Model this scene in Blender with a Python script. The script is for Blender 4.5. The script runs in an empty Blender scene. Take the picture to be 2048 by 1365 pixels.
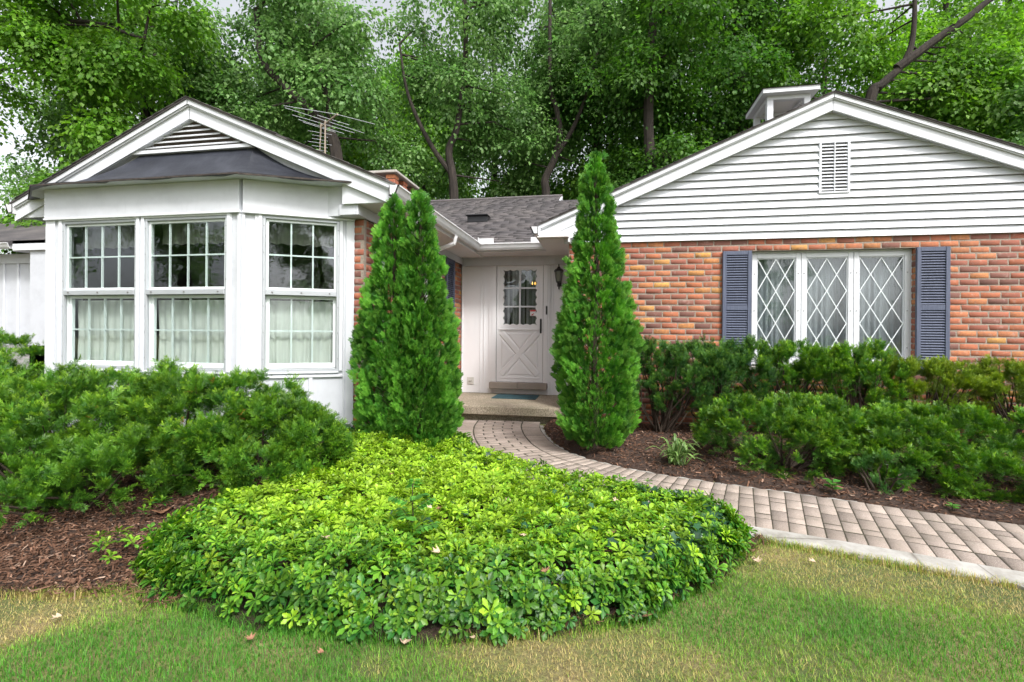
import bpy, math, random
import numpy as np
from mathutils import Vector
random.seed(7)
RNG = np.random.default_rng(11)
PI = math.pi

# ------------------------------------------------------------------ camera, sky, sun, exposure
sc = bpy.context.scene
cd = bpy.data.cameras.new("Camera"); cam = bpy.data.objects.new("Camera", cd)
sc.collection.objects.link(cam); sc.camera = cam
cd.sensor_width = 36.0; cd.lens = 36.0 * 975.0 / 2048.0
cd.shift_y = -(682.5 - 662.0) / 2048.0
cd.clip_start = 0.05; cd.clip_end = 600
YAW = math.atan(183 / 975.0); ROLL = math.radians(0.45)
fwd = Vector((-math.sin(YAW), math.cos(YAW), 0)); right = Vector((math.cos(YAW), math.sin(YAW), 0)); up = Vector((0, 0, 1))
r2 = right * math.cos(ROLL) + up * math.sin(ROLL); u2 = up * math.cos(ROLL) - right * math.sin(ROLL)
from mathutils import Matrix
cam.matrix_world = Matrix(((r2.x, u2.x, -fwd.x, 0), (r2.y, u2.y, -fwd.y, 0), (r2.z, u2.z, -fwd.z, 1.25), (0, 0, 0, 1)))

SUN_EL, SUN_AZ = math.radians(50), math.radians(140)      # azimuth clockwise from +y (north)
w = bpy.data.worlds.new("World"); sc.world = w; w.use_nodes = True
nt = w.node_tree; nt.nodes.clear()
sky = nt.nodes.new("ShaderNodeTexSky"); sky.sky_type = 'NISHITA'; sky.sun_disc = False
sky.sun_elevation = SUN_EL; sky.sun_rotation = SUN_AZ
sky.dust_density = 4.0; sky.air_density = 1.0; sky.ozone_density = 1.0
hs = nt.nodes.new("ShaderNodeHueSaturation"); hs.inputs['Saturation'].default_value = 0.20; hs.inputs['Value'].default_value = 1.0
bg = nt.nodes.new("ShaderNodeBackground"); bg.inputs['Strength'].default_value = 0.15
wo = nt.nodes.new("ShaderNodeOutputWorld")
nt.links.new(sky.outputs[0], hs.inputs['Color']); nt.links.new(hs.outputs[0], bg.inputs[0]); nt.links.new(bg.outputs[0], wo.inputs[0])
sl = bpy.data.lights.new("Sun", 'SUN'); sl.energy = 1.55; sl.angle = math.radians(9); sl.color = (1.0, 0.98, 0.95)
so = bpy.data.objects.new("Sun", sl); sc.collection.objects.link(so)
sd = Vector((math.sin(SUN_AZ) * math.cos(SUN_EL), math.cos(SUN_AZ) * math.cos(SUN_EL), math.sin(SUN_EL)))
so.rotation_euler = (-sd).to_track_quat('-Z', 'Y').to_euler()
sc.view_settings.view_transform = 'Standard'; sc.view_settings.look = 'None'
sc.view_settings.exposure = 1.06; sc.view_settings.gamma = 1.0
sc.cycles.max_bounces = 8; sc.cycles.transparent_max_bounces = 16
sc.cycles.diffuse_bounces = 4; sc.cycles.glossy_bounces = 3; sc.cycles.transmission_bounces = 4
sc.cycles.use_denoising = True

# ------------------------------------------------------------------ materials
class N:
    def __init__(s, name):
        s.m = bpy.data.materials.new(name); s.m.use_nodes = True
        s.t = s.m.node_tree; s.b = s.t.nodes['Principled BSDF']; s.o = s.t.nodes['Material Output']
    def n(s, typ, **kw):
        x = s.t.nodes.new(typ)
        for k, v in kw.items():
            if k in x.inputs.keys(): x.inputs[k].default_value = v
            else: setattr(x, k, v)
        return x
    def l(s, a, b): s.t.links.new(a, b)
    def coord(s): return s.n('ShaderNodeTexCoord').outputs['Object']
    def noise(s, scale, detail=4, rough=.55, vec=None):
        x = s.n('ShaderNodeTexNoise'); x.inputs['Scale'].default_value = scale; x.inputs['Detail'].default_value = detail
        x.inputs['Roughness'].default_value = rough; s.l(vec if vec is not None else s.coord(), x.inputs['Vector']); return x.outputs['Fac']
    def ramp(s, fac, stops):
        x = s.n('ShaderNodeValToRGB'); e = x.color_ramp.elements
        while len(e) < len(stops): e.new(.5)
        for i, (p, c) in enumerate(stops):
            e[i].position = p; e[i].color = (c[0], c[1], c[2], 1) if hasattr(c, '__len__') else (c, c, c, 1)
        s.l(fac, x.inputs['Fac']); return x.outputs['Color']
    def mix(s, fac, a, b, mode='MIX'):
        x = s.n('ShaderNodeMix'); x.data_type = 'RGBA'; x.blend_type = mode
        for v, i in ((fac, 0), (a, 6), (b, 7)):
            if hasattr(v, 'is_linked'): s.l(v, x.inputs[i])
            else: x.inputs[i].default_value = (v if i == 0 else (*v, 1))
        return x.outputs[2]
    def bump(s, h, strength=.3, dist=.01):
        x = s.n('ShaderNodeBump'); x.inputs['Strength'].default_value = strength; x.inputs['Distance'].default_value = dist
        s.l(h, x.inputs['Height']); s.l(x.outputs[0], s.b.inputs['Normal'])
    def col(s, v):
        if hasattr(v, 'is_linked'): s.l(v, s.b.inputs['Base Color'])
        else: s.b.inputs['Base Color'].default_value = (*v, 1)
    def attr(s, name='tint'):
        a = s.n('ShaderNodeAttribute'); a.attribute_name = name
        sp = s.n('ShaderNodeSeparateColor'); s.l(a.outputs['Color'], sp.inputs[0]); return sp.outputs
    def set(s, **kw):
        for k, v in kw.items(): s.b.inputs[k.replace('_', ' ')].default_value = v

def paint(name, c, dirt=.12, rough=.5, scale=3.0, grain=0, dcol=None):
    q = N(name); nz = q.noise(scale, 6, .65)
    dc = dcol or tuple(v * (1 - dirt * 2.2) for v in c)
    f = q.ramp(nz, [(.45, 0), (.75, dirt * 3)])
    base = q.mix(f, c, dc)
    # small specks and runs
    mp = q.n('ShaderNodeMapping'); mp.inputs['Scale'].default_value = (60, 60, 6); q.l(q.coord(), mp.inputs['Vector'])
    st = q.noise(1.0, 3, .6, mp.outputs[0])
    base = q.mix(q.ramp(st, [(.58, 0), (.8, dirt * 1.5)]), base, dc)
    q.col(base); q.set(Roughness=rough)
    q.bump(q.noise(40 if not grain else grain, 3), .12, .004)
    return q.m
def leafmat(name, stops, tip, rough=.45, trans=.35, spec=.35, tipfac=1.0, tcol=1.3, vr=.38):
    q = N(name); a = q.attr()
    base = q.ramp(a[0], stops)
    g = q.n('ShaderNodeMath', operation='MULTIPLY'); q.l(a[1], g.inputs[0]); g.inputs[1].default_value = tipfac
    c = q.mix(g.outputs[0], base, tip)
    hv = q.n('ShaderNodeHueSaturation'); q.l(c, hv.inputs['Color'])
    mr = q.n('ShaderNodeMapRange'); q.l(a[2], mr.inputs[0]); mr.inputs[3].default_value = 1 - vr; mr.inputs[4].default_value = 1 + vr
    q.l(mr.outputs[0], hv.inputs['Value']); c = hv.outputs[0]
    q.col(c); q.b.inputs['Roughness'].default_value = rough; q.b.inputs['Specular IOR Level'].default_value = spec
    tr = q.n('ShaderNodeBsdfTranslucent')
    tc = q.n('ShaderNodeHueSaturation'); q.l(c, tc.inputs['Color']); tc.inputs['Value'].default_value = tcol; tc.inputs['Saturation'].default_value = 1.1
    q.l(tc.outputs[0], tr.inputs[0])
    mx = q.n('ShaderNodeMixShader'); mx.inputs[0].default_value = trans
    q.l(q.b.outputs[0], mx.inputs[1]); q.l(tr.outputs[0], mx.inputs[2]); q.l(mx.outputs[0], q.o.inputs[0])
    return q.m
M = {}
M['white'] = paint('white_paint', (.665, .68, .715), .10)
M['white2'] = paint('white_board_paint', (.575, .59, .63), .15, .55)
M['siding'] = paint('siding_vinyl', (.70, .715, .755), .08, .4)
M['soffit'] = paint('soffit_paint', (.74, .725, .71), .10)
M['gutter'] = paint('gutter_enamel', (.68, .68, .69), .16, .35)
M['sash'] = paint('sash_paint', (.70, .745, .745), .08, .4)
M['alum'] = paint('storm_frame_aluminium', (.50, .52, .55), .12, .35); M['alum'].node_tree.nodes['Principled BSDF'].inputs['Metallic'].default_value = .35
M['lattice'] = paint('lattice_paint', (.72, .76, .78), .05, .5)
M['doorw'] = paint('door_paint', (.78, .775, .79), .07, .45)
M['black'] = paint('black_iron', (.012, .012, .014), .1, .4)
M['dark'] = paint('dark_interior', (.055, .045, .040), .2, .9)
M['darkgap'] = paint('louvre_lap_shade', (.10, .075, .06), .2, .9)  # dark brown behind the louvres; behind the siding it stands for lap shadow
M['foundation'] = paint('foundation_block', (.35, .34, .33), .2, .9)
M['screw'] = paint('screw_metal', (.18, .17, .17), .1, .5)

q = N('shutter_wood'); mp = q.n('ShaderNodeMapping'); mp.inputs['Scale'].default_value = (90, 90, 5); q.l(q.coord(), mp.inputs[0])
g = q.noise(1.0, 4, .6, mp.outputs[0]); q.col(q.ramp(g, [(.3, (.060, .072, .115)), (.7, (.105, .12, .18))])); q.set(Roughness=.5); q.bump(g, .4, .003); M['shutter'] = q.m
q = N('shutter_dark'); q.col((.02, .024, .05)); q.set(Roughness=.5); M['shutter_dark'] = q.m

q = N('brick_face'); a = q.attr()
c = q.ramp(a[0], [(0, (.17, .080, .065)), (.12, (.27, .105, .080)), (.25, (.36, .115, .075)), (.5, (.43, .130, .068)), (.72, (.50, .160, .072)), (.88, (.57, .215, .09)), (.95, (.61, .27, .08)), (1, (.66, .36, .08))])
n1 = q.noise(34, 6, .75); c = q.mix(q.ramp(n1, [(.40, 0), (.68, .65)]), c, (.24, .105, .075)); n4 = q.noise(1.6, 5, .65); c = q.mix(q.ramp(n4, [(.48, 0), (.75, .35)]), c, (.22, .12, .09))
n2 = q.noise(13, 5, .6); c = q.mix(q.ramp(n2, [(.56, 0), (.80, .5)]), c, (.60, .46, .40))
c = q.mix(q.ramp(a[2], [(0, (.8, .8, .8)), (1, (1, 1, 1))]), (0, 0, 0), c); 
q.col(c); q.set(Roughness=.85); q.bump(q.noise(120, 5, .7), .6, .004); M['brick'] = q.m
q = N('mortar'); n1 = q.noise(60, 5, .7); q.col(q.ramp(n1, [(.3, (.22, .18, .145)), (.7, (.38, .315, .26))])); q.set(Roughness=.95); q.bump(n1, .6, .006); M['mortar'] = q.m

q = N('paver'); a = q.attr()
c = q.ramp(a[0], [(0, (.19, .150, .125)), (.5, (.30, .240, .200)), (1, (.40, .325, .275))])
n1 = q.noise(190, 4, .75); c = q.mix(q.ramp(n1, [(.48, 0), (.66, .7)]), c, (.56, .49, .44))
n3 = q.noise(120, 3, .75); c = q.mix(q.ramp(n3, [(.50, 0), (.66, .65)]), c, (.20, .165, .15))
n2 = q.noise(2.2, 5, .6); c = q.mix(q.ramp(n2, [(.42, 0), (.7, .6)]), c, (.19, .155, .12)); n5 = q.noise(14, 5, .7); c = q.mix(q.ramp(n5, [(.55, 0), (.75, .5)]), c, (.14, .13, .085))
q.col(c); q.set(Roughness=.9); q.bump(n1, .5, .004); M['paver'] = q.m
q = N('joint_sand'); n1 = q.noise(40, 4); q.col(q.ramp(n1, [(.35, (.03, .024, .018)), (.7, (.07, .065, .035))])); q.set(Roughness=1); M['joint'] = q.m
q = N('concrete'); n1 = q.noise(6, 8, .7); c = q.ramp(n1, [(.3, (.36, .33, .29)), (.65, (.50, .48, .44))]); n2 = q.noise(220, 3, .7); c = q.mix(q.ramp(n2, [(.5, 0), (.7, .6)]), c, (.22, .19, .16))
q.col(c); q.set(Roughness=.9); q.bump(n2, .35, .003); M['concrete'] = q.m
q = N('edging_concrete'); n1 = q.noise(5, 8, .7); c = q.ramp(n1, [(.3, (.20, .185, .155)), (.6, (.40, .385, .36))]); n2 = q.noise(150, 3, .7); c = q.mix(q.ramp(n2, [(.55, 0), (.75, .4)]), c, (.3, .27, .24))
vo = q.n('ShaderNodeTexVoronoi', feature='DISTANCE_TO_EDGE'); vo.inputs['Scale'].default_value = 1.1; q.l(q.coord(), vo.inputs['Vector'])
c = q.mix(q.ramp(vo.outputs['Distance'], [(.0, .8), (.006, 0)]), c, (.12, .10, .08))
q.col(c); q.set(Roughness=.9); q.bump(n1, .4, .01); M['edging'] = q.m
q = N('exposed_aggregate'); vo = q.n('ShaderNodeTexVoronoi'); vo.inputs['Scale'].default_value = 110; q.l(q.coord(), vo.inputs['Vector'])
sp = q.n('ShaderNodeSeparateColor'); q.l(vo.outputs['Color'], sp.inputs[0])
c = q.ramp(sp.outputs[0], [(0, (.16, .13, .09)), (.5, (.30, .25, .18)), (1, (.44, .38, .30))]); n2 = q.noise(2.5, 5); c = q.mix(q.ramp(n2, [(.45, 0), (.75, .45)]), c, (.14, .14, .07))
q.col(c); q.set(Roughness=.85); q.bump(vo.outputs['Distance'], .5, .004); M['aggregate'] = q.m

q = N('shingle'); a = q.attr(); c = q.ramp(a[0], [(0, (.055, .050, .053)), (.5, (.080, .072, .076)), (1, (.115, .104, .106))])
n1 = q.noise(1.3, 6, .65); c = q.mix(q.ramp(n1, [(.4, 0), (.7, .5)]), c, (.20, .175, .165)); n2 = q.noise(260, 3, .7); c = q.mix(q.ramp(n2, [(.4, 0), (.8, .5)]), c, (.05, .045, .045))
q.col(c); q.set(Roughness=.95); q.bump(n2, .6, .004); M['shingle'] = q.m
q = N('rubber_roofing'); n1 = q.noise(2.4, 7, .65); c = q.ramp(n1, [(.3, (.013, .014, .020)), (.55, (.030, .033, .044)), (.75, (.065, .068, .085))])
n2 = q.noise(9, 6, .75); c = q.mix(q.ramp(n2, [(.66, 0), (.74, .6)]), c, (.20, .20, .22))
q.col(c); q.b.inputs['Roughness'].default_value = .42; q.bump(q.noise(6, 4), .35, .02); M['bayroof'] = q.m
q = N('shingle_edge'); q.col(q.ramp(q.noise(30), [(.3, (.025, .02, .018)), (.7, (.07, .055, .048))])); q.set(Roughness=.95); M['shedge'] = q.m

q = N('glass'); lw = q.n('ShaderNodeLayerWeight'); lw.inputs['Blend'].default_value = .5; pw = q.n('ShaderNodeMath', operation='POWER'); q.l(lw.outputs['Facing'], pw.inputs[0]); pw.inputs[1].default_value = 4.0; fr = q.n('ShaderNodeMapRange'); q.l(pw.outputs[0], fr.inputs[0]); fr.inputs[3].default_value = .065; fr.inputs[4].default_value = .9
tr = q.n('ShaderNodeBsdfTransparent'); tr.inputs[0].default_value = (.94, .97, .96, 1)
gl = q.n('ShaderNodeBsdfGlossy'); gl.inputs['Roughness'].default_value = .02; gl.inputs['Color'].default_value = (.92, .94, 1, 1)
bp = q.n('ShaderNodeBump'); bp.inputs['Strength'].default_value = .08; bp.inputs['Distance'].default_value = .02; q.l(q.noise(4, 2), bp.inputs['Height']); q.l(bp.outputs[0], gl.inputs['Normal'])
mx = q.n('ShaderNodeMixShader'); q.l(fr.outputs[0], mx.inputs[0]); q.l(tr.outputs[0], mx.inputs[1]); q.l(gl.outputs[0], mx.inputs[2]); q.l(mx.outputs[0], q.o.inputs[0]); M['glass'] = q.m
def cloth(name, c, trans=.5, tp=0.0):
    q = N(name); mp = q.n('ShaderNodeMapping'); mp.inputs['Scale'].default_value = (40, 40, 2); q.l(q.coord(), mp.inputs[0])
    c2 = q.mix(q.ramp(q.noise(1.0, 3, .5, mp.outputs[0]), [(.4, 0), (.7, .35)]), c, tuple(v * .6 for v in c)); q.col(c2); q.set(Roughness=.9)
    t = q.n('ShaderNodeBsdfTranslucent'); q.l(c2, t.inputs[0]); m1 = q.n('ShaderNodeMixShader'); m1.inputs[0].default_value = trans
    q.l(q.b.outputs[0], m1.inputs[1]); q.l(t.outputs[0], m1.inputs[2]); out = m1.outputs[0]
    if tp > 0:
        x = q.n('ShaderNodeBsdfTransparent'); m2 = q.n('ShaderNodeMixShader'); m2.inputs[0].default_value = tp
        q.l(out, m2.inputs[1]); q.l(x.outputs[0], m2.inputs[2]); out = m2.outputs[0]
    q.l(out, q.o.inputs[0]); return q.m
M['curtain'] = cloth('curtain_cloth', (.78, .80, .75), .3)
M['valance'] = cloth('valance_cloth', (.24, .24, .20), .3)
M['sheer'] = cloth('sheer_cloth', (.52, .55, .60), .5, .14)
M['string'] = cloth('string_curtain', (.62, .62, .62), .3)

q = N('bark'); mp = q.n('ShaderNodeMapping'); mp.inputs['Scale'].default_value = (14, 14, 3); q.l(q.coord(), mp.inputs[0]); n1 = q.noise(1, 6, .7, mp.outputs[0])
q.col(q.ramp(n1, [(.3, (.012, .009, .008)), (.7, (.050, .038, .030))])); q.set(Roughness=.95); q.bump(n1, .8, .03); M['bark'] = q.m
q = N('twig'); q.col((.045, .030, .020)); q.set(Roughness=.9); M['twig'] = q.m
M['leaf_mid'] = leafmat('maple_leaf', [(0, (.060, .145, .040)), (.5, (.13, .26, .070)), (1, (.25, .40, .13))], (.36, .50, .20), .45, .50, .3, .35)
M['leaf_light'] = leafmat('light_leaf', [(0, (.060, .155, .022)), (.5, (.118, .265, .032)), (1, (.20, .37, .048))], (.28, .46, .08), .5, .50, .25, .4)
M['leaf_dark'] = leafmat('dark_leaf', [(0, (.026, .085, .018)), (.5, (.060, .155, .024)), (1, (.12, .26, .036))], (.18, .32, .04), .5, .46, .25, .35)
M['yew'] = leafmat('yew_needle', [(0, (.019, .078, .012)), (.5, (.054, .163, .016)), (1, (.115, .265, .020))], (.36, .56, .026), .45, .25, .35, .9)
M['yew_y'] = leafmat('yew_needle_yellowish', [(0, (.065, .13, .016)), (.5, (.13, .22, .020)), (1, (.19, .28, .024))], (.36, .42, .03), .45, .25, .35, .9)
M['yew_b'] = leafmat('yew_needle_deep', [(0, (.016, .068, .020)), (.5, (.040, .125, .026)), (1, (.080, .19, .028))], (.26, .42, .035), .45, .25, .35, .9)
M['arbor'] = leafmat('arborvitae_spray', [(0, (.014, .062, .012)), (.5, (.050, .185, .020)), (1, (.11, .32, .030))], (.25, .50, .06), .5, .25, .3, .8, vr=.5)
M['pachy'] = leafmat('pachysandra_leaf', [(0, (.022, .115, .015)), (.42, (.088, .25, .018)), (1, (.28, .45, .026))], (.48, .62, .060), .40, .30, .35, .7)
M['ivy'] = leafmat('ivy_leaf', [(0, (.014, .060, .028)), (1, (.035, .105, .045))], (.08, .16, .06), .35, .2, .5, .5)
M['grass'] = leafmat('grass_blade', [(0, (.50, .38, .17)), (.24, (.44, .40, .12)), (.40, (.26, .38, .055)), (.64, (.12, .32, .026)), (1, (.045, .23, .018))], (.42, .50, .12), .5, .3, .3, .4)
M['weed'] = leafmat('weed_leaf', [(0, (.06, .20, .03)), (1, (.11, .30, .04))], (.2, .4, .06), .45, .35, .4, .4)
M['hosta'] = leafmat('variegated_leaf', [(0, (.045, .14, .03)), (1, (.09, .22, .04))], (.50, .58, .22), .4, .3, .4, .75)
M['rust'] = leafmat('dead_needle', [(0, (.28, .09, .03)), (1, (.42, .17, .05))], (.5, .2, .1), .8, .2, .1, .2)
M['chip'] = leafmat('mulch_chip', [(0, (.034, .017, .010)), (.45, (.105, .052, .032)), (.8, (.18, .098, .064)), (1, (.34, .24, .18))], (.3, .22, .17), .95, .0, .1, .3)
q = N('mulch_soil'); n1 = q.noise(55, 7, .75); n2 = q.noise(2, 4); c = q.ramp(n1, [(.3, (.022, .013, .009)), (.6, (.065, .038, .027)), (.8, (.12, .078, .055))]); q.col(c); q.set(Roughness=1); q.bump(n1, 1, .02); M['mulch'] = q.m
q = N('lawn_soil'); n1 = q.noise(1.6, 5, .6); n2 = q.noise(60, 5, .7)
c = q.ramp(n1, [(.36, (.34, .27, .12)), (.48, (.20, .23, .06)), (.6, (.09, .16, .03))]); c = q.mix(q.ramp(n2, [(.3, 0), (.6, .75)]), c, (.08, .06, .03)); q.col(c); q.set(Roughness=1); q.bump(n2, .8, .02); M['lawn'] = q.m
def deadleaf(name, c1, c2):
    q = N(name); q.col(q.ramp(q.noise(25, 4), [(.3, c1), (.7, c2)])); q.set(Roughness=.8); return q.m
M['dead1'] = deadleaf('dry_leaf_tan', (.42, .30, .20), (.58, .44, .32)); M['dead2'] = deadleaf('dry_leaf_brown', (.20, .09, .05), (.36, .19, .11))
q = N('door_mat'); n1 = q.noise(7, 5, .7); q.col(q.ramp(n1, [(.35, (.010, .035, .045)), (.6, (.022, .075, .09)), (.8, (.06, .12, .13))])); q.set(Roughness=.95); q.bump(q.noise(300, 2), .6, .004); M['mat'] = q.m
q = N('lamp_flame'); q.col((1, .6, .2)); q.b.inputs['Emission Color'].default_value = (1, .50, .10, 1); q.set(Emission_Strength=2.4); M['flame'] = q.m
q = N('lantern_glass'); q.col((.35, .38, .33)); q.set(Roughness=.15, Transmission_Weight=.6); M['lglass'] = q.m
M['sticker'] = paint('sticker_white', (.75, .75, .76), .02); M['red'] = paint('sticker_red', (.55, .03, .03), .02); M['threshold'] = paint('threshold_stone', (.30, .255, .215), .2, .85)
M['antenna'] = paint('antenna_metal', (.42, .44, .46), .1, .3); M['mast'] = paint('mast_metal', (.32, .26, .20), .2, .5); M['sillstone'] = paint('sill_stone', (.48, .45, .42), .2, .9)
M['cover'] = paint('outlet_cover', (.62, .60, .56), .2, .5)

# ------------------------------------------------------------------ object helpers
def link(o, parent=None):
    sc.collection.objects.link(o)
    if parent: o.parent = parent
    return o
def thing(name, label, cat, loc=(0, 0, 0), group=None):
    o = bpy.data.objects.new(name, None); o.empty_display_size = .2; sc.collection.objects.link(o); o.location = loc
    o['label'] = label; o['category'] = cat
    if group: o['group'] = group
    return o
def tag(o, label, cat, group=None):
    o['label'] = label; o['category'] = cat
    if group: o['group'] = group
    return o
def struct(o, kind='structure', label=None):
    o['kind'] = kind
    if label: o['label'] = label
    return o
def root_loc(p):
    while p is not None and p.parent is not None: p = p.parent
    return Vector(p.location) if p is not None else Vector((0, 0, 0))
class Fr:       # local frame: u along the wall, d outward, z up
    def __init__(s, o=(0, 0, 0), u=(1, 0, 0), d=(0, -1, 0), z=(0, 0, 1)):
        s.o = np.array(o, float); s.M = np.array([u, d, z], float)
    def __call__(s, P): return s.o + np.asarray(P, float) @ s.M
W = Fr((0, 0, 0), (1, 0, 0), (0, 1, 0))
BOXF = [(0, 3, 2, 1), (4, 5, 6, 7), (0, 1, 5, 4), (1, 2, 6, 5), (2, 3, 7, 6), (3, 0, 4, 7)]
class MB:
    def __init__(s): s.v = []; s.f = []; s.t = []; s.g = []
    def add(s, V, F, tint=None):
        k = len(s.v); s.g.append((k, len(s.f))); s.v += [tuple(p) for p in V]; s.f += [tuple(i + k for i in f) for f in F]
        t = tint if tint is not None else (random.random(), random.random(), random.random()); s.t += [t] * len(V)
    def box(s, a, b, fr=W, tint=None):
        (x0, y0, z0), (x1, y1, z1) = a, b
        P = [(x0, y0, z0), (x1, y0, z0), (x1, y1, z0), (x0, y1, z0), (x0, y0, z1), (x1, y0, z1), (x1, y1, z1), (x0, y1, z1)]
        s.add(fr(P), BOXF, tint); return s
    def prism(s, poly, d0, d1, fr=W):        # polygon in (u,z), extruded along d
        n = len(poly); P = [(p[0], d0, p[1]) for p in poly] + [(p[0], d1, p[1]) for p in poly]
        F = [tuple(range(n)), tuple(range(2 * n - 1, n - 1, -1))] + [(i, (i + 1) % n, n + (i + 1) % n, n + i) for i in range(n)]
        s.add(fr(P), F); return s
    def bar(s, a, b, w, h, up=(0, 0, 1)):     # rectangular bar from a to b
        a, b = Vector(a), Vector(b); d = (b - a).normalized(); upv = Vector(up)
        x = d.cross(upv).normalized(); y = x.cross(d).normalized(); P = []
        for c in (a, b):
            for sx, sy in ((-1, -1), (1, -1), (1, 1), (-1, 1)): P.append(c + x * (sx * w / 2) + y * (sy * h / 2))
        s.add(P, [(0, 1, 2, 3), (7, 6, 5, 4), (0, 4, 5, 1), (1, 5, 6, 2), (2, 6, 7, 3), (3, 7, 4, 0)]); return s
    def tube(s, pts, rad, n=8):
        pts = [Vector(p) for p in pts]; rad = rad if hasattr(rad, '__len__') else [rad] * len(pts); V = []; F = []
        prev = None
        for i, p in enumerate(pts):
            d = (pts[min(i + 1, len(pts) - 1)] - pts[max(i - 1, 0)]).normalized()
            x = prev - d * prev.dot(d) if prev is not None else d.orthogonal()
            if x.length < 1e-5: x = d.orthogonal()
            x.normalize(); prev = x; y = d.cross(x)
            for k in range(n): V.append(p + (x * math.cos(2 * PI * k / n) + y * math.sin(2 * PI * k / n)) * rad[i])
        for i in range(len(pts) - 1):
            for k in range(n): F.append((i * n + k, i * n + (k + 1) % n, (i + 1) * n + (k + 1) % n, (i + 1) * n + k))
        F.append(tuple(range(n - 1, -1, -1))); F.append(tuple(range((len(pts) - 1) * n, len(pts) * n)))
        s.add(V, F); return s
    def lathe(s, prof, c, n=16):
        V = []; F = []
        for r, z in prof:
            for k in range(n): V.append((c[0] + r * math.cos(2 * PI * k / n), c[1] + r * math.sin(2 * PI * k / n), c[2] + z))
        for i in range(len(prof) - 1):
            for k in range(n): F.append((i * n + k, i * n + (k + 1) % n, (i + 1) * n + (k + 1) % n, (i + 1) * n + k))
        F.append(tuple(range(n - 1, -1, -1))); F.append(tuple(range((len(prof) - 1) * n, len(prof) * n))); s.add(V, F); return s
    def split(s, name, mat, parent=None, bevel=0):     # every added piece an object of its own
        out = []
        for i, (k, j) in enumerate(s.g):
            k2, j2 = s.g[i + 1] if i + 1 < len(s.g) else (len(s.v), len(s.f)); b = MB(); b.add(s.v[k:k2], [tuple(q - k for q in f) for f in s.f[j:j2]], s.t[k]); out.append(b.build(name, mat, parent, bevel))
        return out
    def build(s, name, mat, parent=None, bevel=0, smooth=False):
        me = bpy.data.meshes.new(name); off = root_loc(parent)
        me.from_pydata([Vector(p) - off for p in s.v], [], s.f); me.validate(); me.update()
        ca = me.color_attributes.new('tint', 'FLOAT_COLOR', 'POINT')
        if len(s.t) == len(me.vertices): ca.data.foreach_set('color', np.array([(*t, 1) for t in s.t], np.float32).ravel())
        me.materials.append(mat); o = bpy.data.objects.new(name, me); link(o, parent)
        if smooth: me.polygons.foreach_set('use_smooth', [True] * len(me.polygons))
        if bevel:
            bm = o.modifiers.new('bevel', 'BEVEL'); bm.width = bevel; bm.segments = 1; bm.limit_method = 'ANGLE'
        return o
class NB:       # vectorised builder: many transformed copies of small templates in ONE mesh
    def __init__(s): s.V = []; s.L = []; s.S = []; s.T = []; s.n = 0
    def emit(s, tv, tf, R, O, tint, tg=None):
        """tv (k,3) template, tf faces, R (n,3,3) rows = axes images, O (n,3), tint (n,3), tg (k,) adds to green channel per template vertex"""
        tv = np.asarray(tv, float); n, k = len(O), len(tv)
        if n == 0: return
        V = np.einsum('kj,nji->nki', tv, R) + np.asarray(O)[:, None, :]
        s.V.append(V.reshape(-1, 3).astype(np.float32))
        T = np.repeat(np.asarray(tint, np.float32)[:, None, :], k, 1)
        if tg is not None: T[:, :, 1] = T[:, :, 1] * 1.0 + np.asarray(tg)[None, :]
        s.T.append(T.reshape(-1, 3))
        fl = np.concatenate([np.array(f) for f in tf]); sz = np.array([len(f) for f in tf])
        s.L.append((fl[None, :] + (s.n + np.arange(n) * k)[:, None]).ravel()); s.S.append(np.tile(sz, n)); s.n += n * k
    def build(s, name, mat, parent=None, smooth=False):
        V = np.concatenate(s.V); L = np.concatenate(s.L).astype(np.int32); S = np.concatenate(s.S).astype(np.int32); T = np.concatenate(s.T)
        V = V - np.array(root_loc(parent), np.float32)
        me = bpy.data.meshes.new(name); me.vertices.add(len(V)); me.vertices.foreach_set('co', V.ravel().astype(np.float32))
        me.loops.add(len(L)); me.loops.foreach_set('vertex_index', L)
        st = np.concatenate([[0], np.cumsum(S)[:-1]]).astype(np.int32)
        me.polygons.add(len(S)); me.polygons.foreach_set('loop_start', st); me.update(calc_edges=True)
        ca = me.color_attributes.new('tint', 'FLOAT_COLOR', 'POINT'); ca.data.foreach_set('color', np.concatenate([np.clip(T, 0, 1), np.ones((len(T), 1))], 1).astype(np.float32).ravel())
        if smooth: me.polygons.foreach_set('use_smooth', np.ones(len(S), bool))
        me.materials.append(mat); o = bpy.data.objects.new(name, me); return link(o, parent)
def unit(v): return v / np.maximum(np.linalg.norm(v, axis=-1, keepdims=True), 1e-9)
def basis(y, nrm):      # rows: x, y(main axis), z(normal)
    y = unit(y); z = unit(nrm - y * np.sum(nrm * y, -1, keepdims=True)); x = np.cross(y, z); return np.stack([x, y, z], 1)
def rdir(n): return unit(RNG.normal(size=(n, 3)))
def sm(t): t = np.clip(t, 0, 1); return t * t * (3 - 2 * t)
def copy_tree(o, parent=None):
    c = o.copy(); link(c, parent)
    for ch in list(o.children): copy_tree(ch, c)
    return c

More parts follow.
